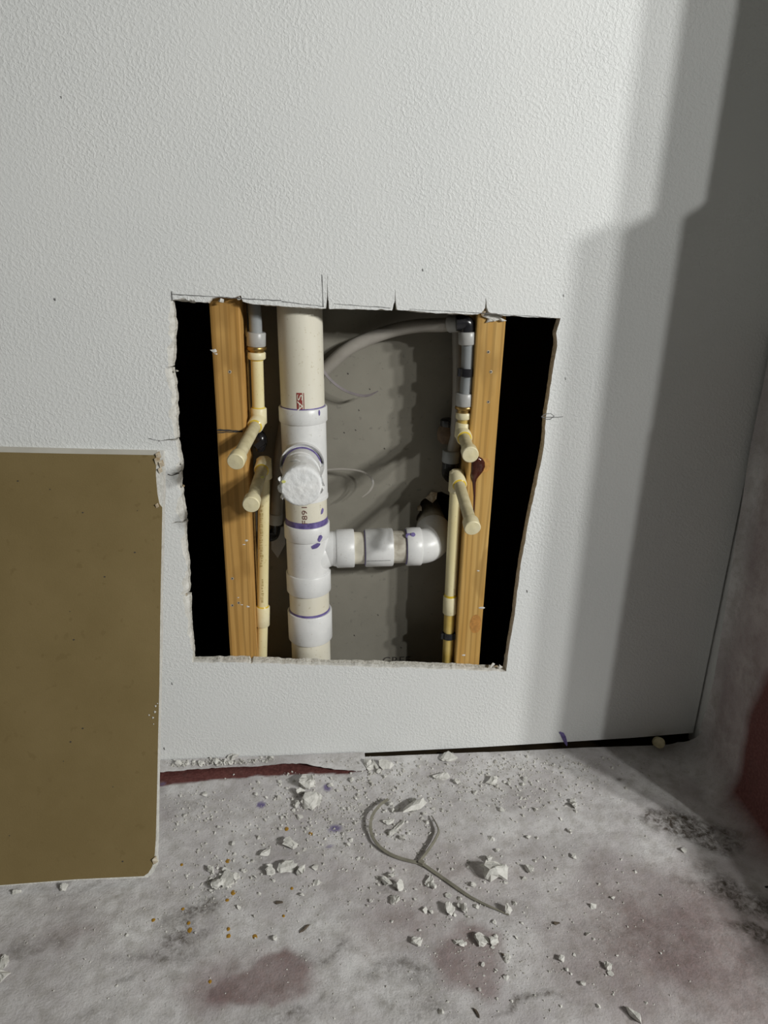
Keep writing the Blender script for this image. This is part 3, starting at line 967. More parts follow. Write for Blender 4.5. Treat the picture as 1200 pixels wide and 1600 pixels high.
# red printed box with pale letters, reading downwards
pz = lambda py: P(470, py, YA - 0.030).z
s_of = lambda px, py: P(px, py, YA - 0.030).x - ax(py).x
red_l = patch('printed_label', s_of(463.5, 628), s_of(472.5, 628), pz(642), pz(614), rp + 0.0003, MAT['red_ink'], drain)
red_l['label'] = 'dark red printed box'
patch('printed_rule', s_of(474.3, 628), s_of(475.4, 628), pz(642), pz(614), rp + 0.0003, MAT['red_ink'], drain, 2)
tv, tf = text_vf('SA', 0.0125)
mx = max(v.x for v in tv); my = max(v.y for v in tv)
obj('printed_lettering', [on_stack(s_of(464.4, 628) + v.y * 0.0070 / my, pz(615.5) - v.x * 0.0235 / mx, rp + 0.0006) for v in tv], tf, MAT['pvc_pipe'], red_l)
tv, tf = text_vf('F891-', 0.0105)
mx = max(v.x for v in tv)
o = obj('printed_lettering', [on_stack(s_of(480, 805) - v.y * 1.0, pz(820.5) + v.x * 0.0345 / mx, rp + 0.0004) for v in tv], tf, MAT['brown_ink'], drain)


def blot(name, cx, cy, w_, h_, rad, mat, parent, n=12, ang=0.0, k=1.0):
    s0 = P(cx, cy, YA - rad * 0.9).x - ax(cy).x
    s0 = max(-rad * .98, min(rad * .98, s0))
    s0 = rad * math.asin(s0 / rad)
    z0 = P(cx, cy, YA - math.sqrt(max(1e-9, rad ** 2 - (rad * math.sin(s0 / rad)) ** 2))).z
    V = [on_stack(s0, z0, rad + .0006)]
    for q in range(n):
        a = 2 * math.pi * q / n
        e = random.uniform(.75, 1.15)
        dx, dz = w_ * e * math.cos(a), h_ * e * math.sin(a)
        V.append(on_stack(s0 + dx * math.cos(ang) - dz * math.sin(ang), z0 + dx * math.sin(ang) + dz * math.cos(ang), rad + .0004))
    return obj(name, V, [(0, 1 + q, 1 + (q + 1) % n) for q in range(n)], mat, parent, 60)


blot('primer_smear', 500, 841, .0040, .0055, .0330, MAT['primer'], wye, 12, -.5)
blot('primer_smear', 494, 853, .0070, .0042, .0310, MAT['primer'], wye, 12, .3)
blot('primer_smear', 503.5, 799, .0025, .0055, .0300, MAT['primer'], drain, 10, -.5)
blot('primer_smear', 499, 645, .0015, .0040, .0333, MAT['primer'], tee, 9)

# plastered stub pointing into the room
TY0 = YA
tipc = P(470.5, 761, -0.086)
rootc = Vector((tipc.x - 0.0005, YA, tipc.z + 0.001))
sd = (tipc - rootc).normalized()
hub_tip = rootc + sd * 0.050
sweep('tee_outlet', [rootc, rootc + sd * .036, rootc + sd * .038, hub_tip - sd * .002, hub_tip, hub_tip, hub_tip - sd * .006], [.0272, .0272, .0298, .0298, .0292, .0262, .0258], MAT['pvc_fitting'], tee, 48, caps=False)
stub = sweep('stub_pipe', [rootc, tipc - sd * 0.004], 0.0242, MAT['pvc_fitting'], drain, 48)
sweep('primer_ring', [hub_tip - sd * .002, hub_tip + sd * .0008], [.0261, .0246], MAT['primer'], stub, 48, caps=False)


def rough_disc(name, c, d, r, length, mat, parent, amp, seed, rings=10, seg=56, domed=0.002, extra=None):
    u = d.cross(Vector((0, 0, 1))).normalized(); w_ = u.cross(d).normalized()
    V, Fc = [], []
    prof = [(r * 0.985, -length), (r * 1.02, -length * .75), (r * 1.03, -length * .4), (r * 1.02, -length * .12), (r * .97, 0.0)] + [(r * .97 * (1 - i / rings), domed * (i / rings)) for i in range(1, rings)]
    for i, (rr, a) in enumerate(prof):
        for q in range(seg):
            an = 2 * math.pi * q / seg
            px_, pz_ = rr * math.cos(an), rr * math.sin(an)
            nz = float(fbm(px_ * 1000 * .22 + 40 + a * 300, pz_ * 1000 * .22 + 40, 1, 4, seed)) - .5
            if i < 5:
                rr2 = rr + nz * amp * (1.0 if i not in (0,) else .3)
                aa = a + (extra(an) if (extra and i < 3) else 0) * (1 if i == 0 else .6)
                V.append(c + (u * math.cos(an) + w_ * math.sin(an)) * rr2 + d * aa)
            else:
                V.append(c + u * px_ + w_ * pz_ + d * (a + nz * amp))
    n_ = len(prof)
    for i in range(n_ - 1):
        for q in range(seg):
            q2 = (q + 1) % seg
            Fc.append((i * seg + q, i * seg + q2, (i + 1) * seg + q2, (i + 1) * seg + q))
    V.append(c + d * domed); e = len(V) - 1
    Fc += [((n_ - 1) * seg + q, (n_ - 1) * seg + (q + 1) % seg, e) for q in range(seg)]
    o = obj(name, V, Fc, mat, parent, 70)
    bm = bmesh.new(); bm.from_mesh(o.data); bmesh.ops.recalc_face_normals(bm, faces=bm.faces); bm.to_mesh(o.data); bm.free()
    return o


o = rough_disc('plaster_plug', tipc, sd, 0.0250, 0.017, MAT['plaster'], stub, 0.0016, 5, extra=lambda a: 0.004 * math.sin(2 * a + .6) - .004 * math.sin(a))
o['label'] = 'rough white plaster sealing the end'
for ang, s in ((-.15, .0045), (-.5, .004), (3.3, .0035), (3.0, .0035), (.25, .0035)):
    u = sd.cross(Vector((0, 0, 1))).normalized(); w_ = u.cross(sd).normalized()
    bm = bmesh.new()
    c0 = tipc + (u * math.cos(ang) + w_ * math.sin(ang)) * .0265 - sd * .006
    for _ in range(14):
        bm.verts.new(c0 + Vector((random.gauss(0, .5), random.gauss(0, .9), random.gauss(0, .8))) * s)
    bmesh.ops.convex_hull(bm, input=bm.verts)
    used = [v for v in bm.verts if v.link_faces]; ix = {v: i for i, v in enumerate(used)}
    obj('plaster_lump', [v.co.copy() for v in used], [[ix[v] for v in f.verts] for f in bm.faces], MAT['plaster'], stub, 60)
    bm.free()
# plaster ridges wiped along the stub
for (t0, a0, a1, hgt) in ((.060, .4, 2.2, .0014), (.078, 1.1, 2.9, .0022), (.092, .9, 1.5, .0018)):
    u = sd.cross(Vector((0, 0, 1))).normalized(); w_ = u.cross(sd).normalized()
    pts = [rootc + sd * (t0 + .014 * (i / 10.0)) + (u * math.cos(a0 + (a1 - a0) * i / 10) + w_ * math.sin(a0 + (a1 - a0) * i / 10)) * .0240 for i in range(11)]
    sweep('plaster_ridge', pts, [.0006 + hgt * math.sin(math.pi * i / 10) for i in range(11)], MAT['plaster'], stub, 8)
yl = blotmat = speckled('lime_mark', (0.62, 0.62, 0.12), (0.72, 0.70, 0.25), 300, 0.5, 0)
c0 = tipc + Vector((-.021, -.0024, .008))
obj('glue_mark', [c0 + Vector((.0026 * math.cos(q), -.0003, .002 * math.sin(q))) for q in np.linspace(0, 5.5, 8)], [tuple(range(8))], yl, stub)

# side branch
YB = 0.056
bp = lambda px, py: P(px, py, YB)
b0 = bp(526, 857); b1 = bp(658, 853.5)
bd = (b1 - b0).normalized()
bx = lambda px: b0 + bd * ((bp(px, 856).x - b0.x) / bd.x)
sweep('wye_branch', curve_pts([ax(905) + Vector((-.004, 0, -.004)), ax(884) + Vector((.010, 0, 0)), bx(506) + Vector((0, 0, -.003)), bx(517), bx(528)], 24), 0.0258, MAT['pvc_fitting'], wye, 40)
branch = collar('branch_hub', bx(525.5), bx(553), 0.0288, MAT['pvc_fitting'], drain, 44)
sweep('branch_rim', [bx(520), bx(525.6), bx(527)], [.0258, .0272, .0284], MAT['pvc_fitting'], branch, 44, caps=False)
sweep('pipe', [bx(548), bx(576)], 0.0240, MAT['pvc_pipe'], drain, 44)
c2 = collar('coupling', bx(570), bx(613), 0.0286, MAT['pvc_fitting'], drain, 44)
sweep('primer_ring', [bx(568.6), bx(570.6)], [.0246, .0282], MAT['primer'], c2, 44, caps=False)
p = bx(589) + Vector((0, -.0272, -.0095))
obj('mould_seam', [p + bd * -.017 + Vector((0, 0, .0004)), p + bd * .018 + Vector((0, 0, .0004)), p + bd * .018 + Vector((0, -.0001, -.0004)), p + bd * -.017 + Vector((0, -.0001, -.0004))], [(0, 1, 2, 3)], MAT['pencil'], c2)
sweep('pipe', [bx(608), bx(640)], 0.0243, MAT['pvc_dirty'], drain, 44)
elb = collar('elbow', bx(634), bx(657), 0.0288, MAT['pvc_fitting'], drain, 44)
sweep('primer_ring', [bx(632.6), bx(634.8)], [.0248, .0284], MAT['primer'], elb, 44, caps=False)
e0 = bx(655)
epts = [e0 - bd * .004]
for i in range(13):
    a = math.pi / 2 * i / 12
    rr = .024
    epts.append(e0 + bd * (.0015 + rr * math.sin(a)) + Vector((0, rr * (1 - math.cos(a)), 0.010 * (1 - math.cos(a)))))
epts.append(epts[-1] + Vector((0, .012, .002)))
sweep('elbow_bend', epts, .0262, MAT['pvc_fitting'], elb, 44)
back0 = epts[-1]
sweep('pipe', [back0 - Vector((0, .004, 0)), back0 + Vector((-.004, .16, .012))], .0242, MAT['pvc_dirty'], drain, 40)
for (a, b, s, m) in ((638, 837, .0045, 'primer'), (645, 835, .0035, 'primer')):
    c0 = P(a, b, YB - .012)
    V = [c0 + Vector((s * math.cos(q) * 1.0, s * .5 * math.sin(q) - .0035, s * .8 * math.sin(q) + .0012)) for q in np.linspace(0, 5.6, 9)]
    obj('primer_smear', V, [tuple(range(9))], MAT[m], elb)

# ================================================================== SUPPLY LINES
rc, rf = 0.0079, 0.0108      # CPVC pipe and fitting radii


def vline(x_px, py_px, y):
    """Axis point from a pixel at depth y."""
    return P(x_px, py_px, y)


def stub_out(root, centre, tip, ring_r=0.0105, dusty=True):
    """Elbow mouth, stub and cap leaving the elbow's centre towards the room."""
    d = (tip - centre).normalized()
    m = centre + d * 0.024
    el = sweep('elbow_mouth', [centre, m - d * .001, m], [rf, rf, rf - .0008], MAT['cpvc_fitting'], root, 28)
    sweep('glue_ring', [m - d * .0005, m + d * .0012], [rf - .0006, rc + .0006], MAT['glue'], el, 28)
    sweep('stub_pipe', [m - d * .004, tip - d * .004], rc, MAT['cpvc_dusty' if dusty else 'cpvc'], root, 28)
    cp = sweep('cap', [tip - d * .017, tip - d * .0155, tip - d * .0012, tip], [rf - .0012, rf - .0002, rf, rf - .001], MAT['cpvc_fitting'], root, 32)
    rough_disc('cap_face', tip, d, rf * .86, .0006, MAT['cpvc_fitting'], cp, .0004, 3, 5, 28, .0006)
    return d


# --- left, upper
Y1 = 0.045
a_ = lambda px, py: P(px, py, Y1)
LUc = a_(404.5, 655)
tipLU = P(368, 722, -0.080)
lu = empty('water_supply_pipe', Vector((LUc.x, Y1, LUc.z - .05)), 'capped cream stub hanging from a grey flexible pipe beside the left stud', 'pipe')
topx = a_(398, 478)
sweep('flexible_pipe', [a_(396, 440) + Vector((0, .01, .12)), a_(397, 478), a_(399, 500), a_(400, 524)], .0084, MAT['pex'], lu)
collar('crimp_ring', a_(400.5, 519), a_(400.5, 541), .0124, MAT['pex_ring'], lu)
br = collar('brass_adapter', a_(400.5, 541), a_(400.7, 547), .0133, MAT['brass'], lu, 8)
sweep('brass_neck', [a_(400.7, 546), a_(401, 552)], .0098, MAT['brass'], br)
collar('socket', a_(401, 550), a_(401.3, 561), .0118, MAT['cpvc_fitting'], lu)
sweep('glue_ring', [a_(401.3, 560), a_(401.4, 563.5)], [.0098, .0082], MAT['glue'], lu)
sweep('pipe', [a_(401.3, 558), a_(404, 642)], .0083, MAT['cpvc'], lu)
el = collar('elbow', a_(404, 637), LUc + Vector((0, 0, -.006)), rf, MAT['cpvc_fitting'], lu)
sweep('glue_ring', [a_(404, 635.5), a_(404, 637.5)], [.0086, .0096], MAT['glue'], el)
stub_out(lu, LUc, tipLU)
# --- left, lower
Y2 = 0.047
a_ = lambda px, py: P(px, py, Y2)
LLc = a_(412.5, 724)
tipLL = P(392, 789, -0.080)
ll = empty('water_supply_pipe', Vector((LLc.x, Y2, 0)), 'capped cream stub on a printed cream riser, lowest of the left pair', 'pipe')
riser = sweep('riser', [LLc + Vector((0, 0, -.01)), a_(412, 800), a_(411, 900), a_(410.5, 965)], .0081, MAT['cpvc'], ll)
collar('coupling', a_(410.5, 947), a_(410.3, 977), .0106, MAT['cpvc_fitting'], ll)
sweep('glue_ring', [a_(410.5, 945.5), a_(410.5, 947.8)], [.0084, .0096], MAT['glue'], ll)
sweep('riser', [a_(410.3, 970), a_(409, 1030), a_(408, 1100)], .0081, MAT['cpvc'], ll)
sweep('elbow', [LLc + Vector((0, 0, .009)), LLc + Vector((0, 0, .006)), LLc + Vector((0, 0, -.021)), LLc + Vector((0, 0, -.022))], [.0070, .0104, rf, rf - .0008], MAT['cpvc_fitting'], ll)
stub_out(ll, LLc, tipLL)
# faint print along the riser: rows of tiny marks
for (p0_, p1_, cx) in ((790, 884, 409), (905, 940, 410)):
    V, Fc = [], []
    py = p0_
    while py < p1_:
        L_ = random.uniform(1.2, 4.0)
        q = P(cx + random.uniform(-.6, .6), py, Y2 - .0083); q2 = P(cx, py + L_, Y2 - .0083)
        wd = random.uniform(.0008, .0018)
        n0 = len(V)
        V += [Vector((q.x - wd, q.y - .0001, q.z)), Vector((q.x + wd, q.y - .0001, q.z)), Vector((q.x + wd, q.y - .0001, q2.z)), Vector((q.x - wd, q.y - .0001, q2.z))]
        Fc.append((n0, n0 + 1, n0 + 2, n0 + 3))
        py += L_ + random.uniform(.6, 2.2)
    o = obj('printed_marks', V, Fc, speckled('faded_print', (0.42, 0.33, 0.13), (0.55, 0.44, 0.2), 500, 0.6, 0), riser)
    o['kind'] = 'stuff'
# lime glue spots on the lower stub
for (a, b, t) in ((402.5, 753, .3), (410, 745, .2)):
    c0 = P(a, b, -.020)
    obj('glue_mark', [c0 + Vector((.0026 * math.cos(q), 0, .0018 * math.sin(q))) + Vector((0, -.001, 0)) for q in np.linspace(0, 5.5, 8)], [tuple(range(8))], yl, ll)

# --- right, upper
Y3 = 0.027
a_ = lambda px, py: P(px, py, Y3)
RUc = a_(722.5, 676)
tipRU = P(735, 711, -0.060)
ru = empty('water_supply_pipe', Vector((RUc.x, Y3, RUc.z - .05)), 'capped cream stub hanging from a clear grey pipe beside the right stud', 'pipe')
sweep('flexible_pipe', [a_(731, 515), a_(731.5, 545), a_(730, 590), a_(727, 628)], .0088, MAT['pex'], ru)
collar('crimp_ring', a_(730.5, 518), a_(730.5, 538), .0121, MAT['pex_ring'], ru)
collar('crimp_ring', a_(726.5, 614), a_(726, 634), .0124, MAT['pex_ring'], ru)
br = collar('brass_adapter', a_(725.7, 634), a_(725.5, 639), .0134, MAT['brass'], ru, 8)
sweep('brass_neck', [a_(725.5, 637), a_(725, 646)], .0095, MAT['brass'], br)
collar('socket', a_(725, 644), a_(725, 654), .0114, MAT['cpvc_fitting'], ru)
sweep('pipe', [a_(725, 652), a_(724.5, 664)], .0086, MAT['cpvc_yellow'], ru)
collar('elbow', a_(724.3, 660), RUc + Vector((0, 0, -.007)), rf, MAT['cpvc_fitting'], ru)
stub_out(ru, RUc, tipRU)
elb2 = sweep('black_elbow', curve_pts([a_(730.5, 521), a_(730.5, 512), a_(729, 505), a_(722, 504), a_(712, 505)], 16), .0100, MAT['black'], ru)
# --- right, lower
Y4 = 0.031
a_ = lambda px, py: P(px, py, Y4)
RLc = a_(713.5, 744)
tipRL = P(738.5, 826, -0.090)
rl = empty('water_supply_pipe', Vector((RLc.x, Y4, 0)), 'capped cream stub on a cream riser, lowest of the right pair', 'pipe')
sweep('riser', [RLc + Vector((0, 0, -.01)), a_(708, 840), a_(703, 945)], .0087, MAT['cpvc'], rl)
collar('coupling', a_(703.5, 931), a_(702.5, 958), .0105, MAT['cpvc_fitting'], rl)
sweep('glue_ring', [a_(703.7, 928), a_(703.5, 932)], [.0090, .0098], MAT['glue'], rl)
sweep('riser', [a_(702.7, 950), a_(699, 1034), a_(697, 1100)], .0082, MAT['cpvc_yellow'], rl)
sweep('elbow', [RLc + Vector((0, 0, .009)), RLc + Vector((0, 0, .006)), RLc + Vector((0, 0, -.022)), RLc + Vector((0, 0, -.023))], [.0070, .0104, rf, rf - .0008], MAT['cpvc_fitting'], rl)
stub_out(rl, RLc, tipRL)


# --- clamps
def clamp(label, c, r, width, hgt, group=None):
    root = empty('pipe_clamp', c, label, 'clamp')
    V, Fc = [], []
    n_ = 24
    for i in range(n_ + 1):
        a = math.pi + math.pi * i / n_
        for (rr, zz) in ((r, -hgt / 2), (r + .0022, -hgt / 2), (r + .0022, hgt / 2), (r, hgt / 2)):
            V.append(c + Vector((rr * math.cos(a), rr * math.sin(a), zz)))
        if i:
            for j in range(4):
                Fc.append(((i - 1) * 4 + j, (i - 1) * 4 + (j + 1) % 4, i * 4 + (j + 1) % 4, i * 4 + j))
    Fc += [(0, 1, 2, 3), tuple(range(n_ * 4, n_ * 4 + 4))[::-1]]
    obj('band', V, Fc, MAT['black'], root, 40)
    v, f = box_vf(c.x + r * .6, c.x + width, c.y - .008, c.y - .003, c.z - hgt / 2, c.z + hgt / 2)
    obj('tab', v, f, MAT['black'], root)
    v, f = box_vf(c.x - r - .004, c.x - r * .7, c.y - .006, c.y - .001, c.z - hgt / 2, c.z + hgt / 2)
    obj('tab', v, f, MAT['black'], root)
    return root


clamp('black plastic clamp on the clear grey pipe by the right stud', P(729.5, 581, Y3), .0091, P(745, 581, Y3 - .02).x - P(730, 581, Y3 - .02).x, .0105)
c_ = P(701, 991, Y4)
clamp('black plastic clamp low on the yellowed riser by the right stud', c_, .0086, .012, .010)

# --- crossover flexible pipe behind the stack
Yx = 0.079
px_ = [(712, 505.5, .038), (690, 508, .048), (655, 509, .064), (615, 516, .078), (575, 530, .079), (540, 548, .079), (505, 580, .087), (470, 617, .0915), (450, 650, .0915), (440, 700, .089), (435, 760, .085), (431.5, 806, .082)]
cx_ = empty('flexible_water_pipe', P(431, 830, Yx), 'grey flexible pipe arching behind the drain stack', 'pipe')
sweep('flexible_pipe', curve_pts([P(*q) for q in px_], 66), .0092, MAT['pex_warm'], cx_)
collar('crimp_ring', P(701, 506.5, .0435), P(716.5, 505.3, .036), .0112, MAT['pex_ring'], cx_)
collar('crimp_ring', P(430.5, 802, .082), P(429.5, 818, .082), .0112, MAT['pex_ring'], cx_)
sweep('black_elbow', curve_pts([P(429.5, 816, .082), P(429, 828, .082), P(426, 836, .080), P(416, 838, .07)], 12), .0088, MAT['black'], cx_)

# --- second flexible pipe behind the right one
Yz = 0.072
sx_ = empty('flexible_water_pipe', P(702, 745, Yz), 'thin grey pipe ending in a black elbow behind the right stubs', 'pipe')
sweep('flexible_pipe', curve_pts([P(716, 470, .084), P(716, 520, .084), P(717, 570, .078), P(716, 630, Yz), P(712, 680, Yz), P(707, 710, .068)], 30), .0088, MAT['pex_warm'], sx_)
collar('crimp_ring', P(705.5, 704, .066), P(704, 722, .066), .0128, MAT['pex'], sx_)
sweep('black_elbow', curve_pts([P(704.5, 716, .066), P(703.5, 730, .066), P(703, 738, .063), P(706, 742, .055)], 12), .0122, MAT['black'], sx_)
# dark valve-like fitting behind
fx_ = empty('pipe_fitting', P(696, 690, .08), 'small dark brown fitting with a black top behind the right stubs', 'fitting')
sweep('body', [P(697, 692, .082), P(697, 686, .082), P(697, 676, .082), P(697, 668, .082), P(697, 664, .082)], [.008, .0125, .0135, .011, .008], MAT['brown_block'], fx_, 20)
sweep('top', [P(698, 668, .082), P(698, 665, .082), P(698, 656, .082), P(698, 654, .082)], [.0085, .0095, .0095, .007], MAT['black'], fx_, 20)
# black fitting behind the left upper stub
bf = empty('pipe_fitting', P(406, 700, .07), 'glossy black fitting half hidden behind the upper left stub', 'fitting')
sweep('body', curve_pts([P(406, 704, .066), P(407, 694, .066), P(407, 684, .066), P(404, 676, .07)], 12), [.006 + .0035 * math.sin(math.pi * min(1, max(0, i / 12))) for i in range(13)], MAT['black'], bf, 18)
sweep('nut', [P(400, 697, .062), P(412, 688, .062)], [.0075, .0075], MAT['black'], bf, 6)
# pale plastic bracket low behind the left riser
c0 = P(435, 848, .094)
V = [P(424, 828, .095), P(445, 822, .095), P(446, 850, .095), P(434, 872, .095), P(424, 858, .095)]
V2 = [v + Vector((0, .004, 0)) for v in V]
o = obj('plastic_bracket', V + V2, [(0, 1, 2, 3, 4)[::-1], (5, 6, 7, 8, 9)] + [(i, (i + 1) % 5, 5 + (i + 1) % 5, 5 + i) for i in range(5)], MAT['pex_ring'], origin=c0)
tag(o, 'pale pointed plastic bracket low behind the left riser', 'bracket')


# ================================================================== CABLE TIES
def ribbon(name, pts, width, thick_, mat, parent=None, face=Vector((0, -1, 0)), origin=None, taper=True):
    V, Fc = [], []
    n_ = len(pts)
    for i, p in enumerate(pts):
        t = (pts[min(i + 1, n_ - 1)] - pts[max(i - 1, 0)]).normalized()
        s = t.cross(face).normalized(); nn = s.cross(t).normalized()
        w_ = width * .5 * (1 if not taper else min(1, .35 + (n_ - 1 - i) / n_ * 4))
        h_ = thick_ * .5
        V += [p + s * w_ + nn * h_, p - s * w_ + nn * h_, p - s * w_ - nn * h_, p + s * w_ - nn * h_]
        if i:
            for j in range(4):
                Fc.append(((i - 1) * 4 + j, (i - 1) * 4 + (j + 1) % 4, i * 4 + (j + 1) % 4, i * 4 + j))
    Fc += [(3, 2, 1, 0), tuple(range(4 * n_ - 4, 4 * n_))]
    return obj(name, V, Fc, mat, parent, 40, origin)


pts = curve_pts([P(488, 555, .080), P(500, 572, .078), P(515, 592, .074), P(535, 608, .071), P(558, 617, .069), P(575, 618, .068), P(591, 611, .067)], 36)
o = ribbon('cable_tie', pts, .0036, .0012, MAT['tie_dark'], None, Vector((.2, -1, .4)), origin=pts[0])
tag(o, 'dark grey cable tie tail curving out from behind the drain stack above the tee', 'cable tie')
pts = curve_pts([P(480, 738, .083), P(505, 735, .081), P(535, 733, .078), P(562, 736, .074), P(578, 744, .070), P(583, 756, .066), P(577, 768, .062), P(566, 777, .060)], 40)
o = ribbon('cable_tie', pts, .0028, .0011, MAT['pex_warm'], None, Vector((.2, -1, .9)), origin=pts[0])
tag(o, 'pale cable tie loop sticking out beside the plastered stub', 'cable tie')

# cut tie lying on the floor
ct = empty('cut_cable_tie', G(658, 1354), 'long curved grey cable tie lying on the dusty floor', 'cable tie')


def floor_pts(seq, z, n_):
    return [p + Vector((0, 0, fz(p.x, p.y) + 0.0002)) for p in curve_pts([G(a, b, 0) + Vector((0, 0, zz)) for (a, b, zz) in seq], n_)]


fp = floor_pts([(606, 1255, .006), (592, 1268, .008), (581, 1287, .008), (579, 1306, .006), (588, 1325, .005), (604, 1338, .004), (625, 1346, .003), (646, 1351, .003), (660, 1355, .003), (690, 1374, .002), (720, 1396, .002), (752, 1415, .002), (795, 1434, .0015)], 0, 72)
ribbon('strap', fp, .0040, .0013, MAT['tie'], ct, Vector((.25, -.6, 1)))
fp = floor_pts([(656, 1351, .004), (668, 1336, .005), (680, 1319, .006), (685, 1307, .006), (681, 1294, .005), (674, 1280, .003)], 0, 24)
ribbon('tail', fp, .0036, .0013, MAT['tie'], ct, Vector((.8, -.2, .6)))
c0 = G(658, 1353); c0.z += fz(c0.x, c0.y) + .003
v, f = box_vf(-.0035, .0035, -.003, .003, -.0025, .003)
rot = Matrix.Rotation(-.6, 3, 'Z')
obj('head', [c0 + rot @ Vector(q) for q in v], f, MAT['tie'], ct)

# pipe offcut against the wall
c0 = G(1027, 1172); c0.z = .0150
d = Vector((-.22, -.75, .5)).normalized()
pts = [c0 + d * -.009, c0 + d * .007, c0 + d * .008, c0 + d * .008, c0 + d * .007, c0 + d * -.009]
o = sweep('pipe_offcut', pts, [.0086, .0086, .0082, .0062, .0058, .0058], MAT['cpvc_dusty'], None, 28, caps=False, origin=c0)
tag(o, 'short cream pipe offcut lying at the foot of the shaded wall', 'pipe')

# ================================================================== DEBRIS
def chunk_mesh(name, sx, sy, sz, seed, npts=18, rough_=.06, mat=None, taper=0.0):
    r = random.Random(seed)
    bm = bmesh.new()
    for _ in range(npts):
        a = r.uniform(0, 2 * math.pi); u = r.uniform(-1, 1)
        q = math.sqrt(max(0, 1 - u * u)) ** .6
        x, y, z = q * math.cos(a), q * math.sin(a), max(-.8, min(.8, u * 1.1))
        bm.verts.new((x * sx * r.uniform(.75, 1), y * sy * r.uniform(.75, 1), z * sz * (1 + taper * x)))
    bmesh.ops.convex_hull(bm, input=bm.verts)
    bmesh.ops.delete(bm, geom=[v for v in bm.verts if not v.link_faces], context='VERTS')
    bmesh.ops.triangulate(bm, faces=bm.faces)
    if rough_:
        bmesh.ops.subdivide_edges(bm, edges=bm.edges, cuts=1)
        s = min(sx, sy, sz * 2)
        for v in bm.verts:
            v.co += Vector((r.gauss(0, 1), r.gauss(0, 1), r.gauss(0, 1))) * s * rough_
    z0 = min(v.co.z for v in bm.verts)
    for v in bm.verts: v.co.z -= z0
    me = bpy.data.meshes.new(name)
    bm.to_mesh(me); bm.free()
    me.materials.append(mat or MAT['gypsum'])
    return me


def put(name, me, px, py, rz, label, group=None, tilt=(0, 0), dz=0.0, scale=1.0):
    c = G(px, py)
    o = bpy.data.objects.new(name, me)
    COL.objects.link(o)
    o.rotation_euler = (tilt[0], tilt[1], rz)
    o.scale = (scale, scale, scale)
    rm = o.rotation_euler.to_matrix()
    zmin = min((rm @ (v.co * scale)).z for v in me.vertices)
    o.location = (c.x, c.y, fz(c.x, c.y) - zmin - 0.0006 + dz)
    return tag(o, label, 'debris' if name != 'splinter' else 'splinter', group)


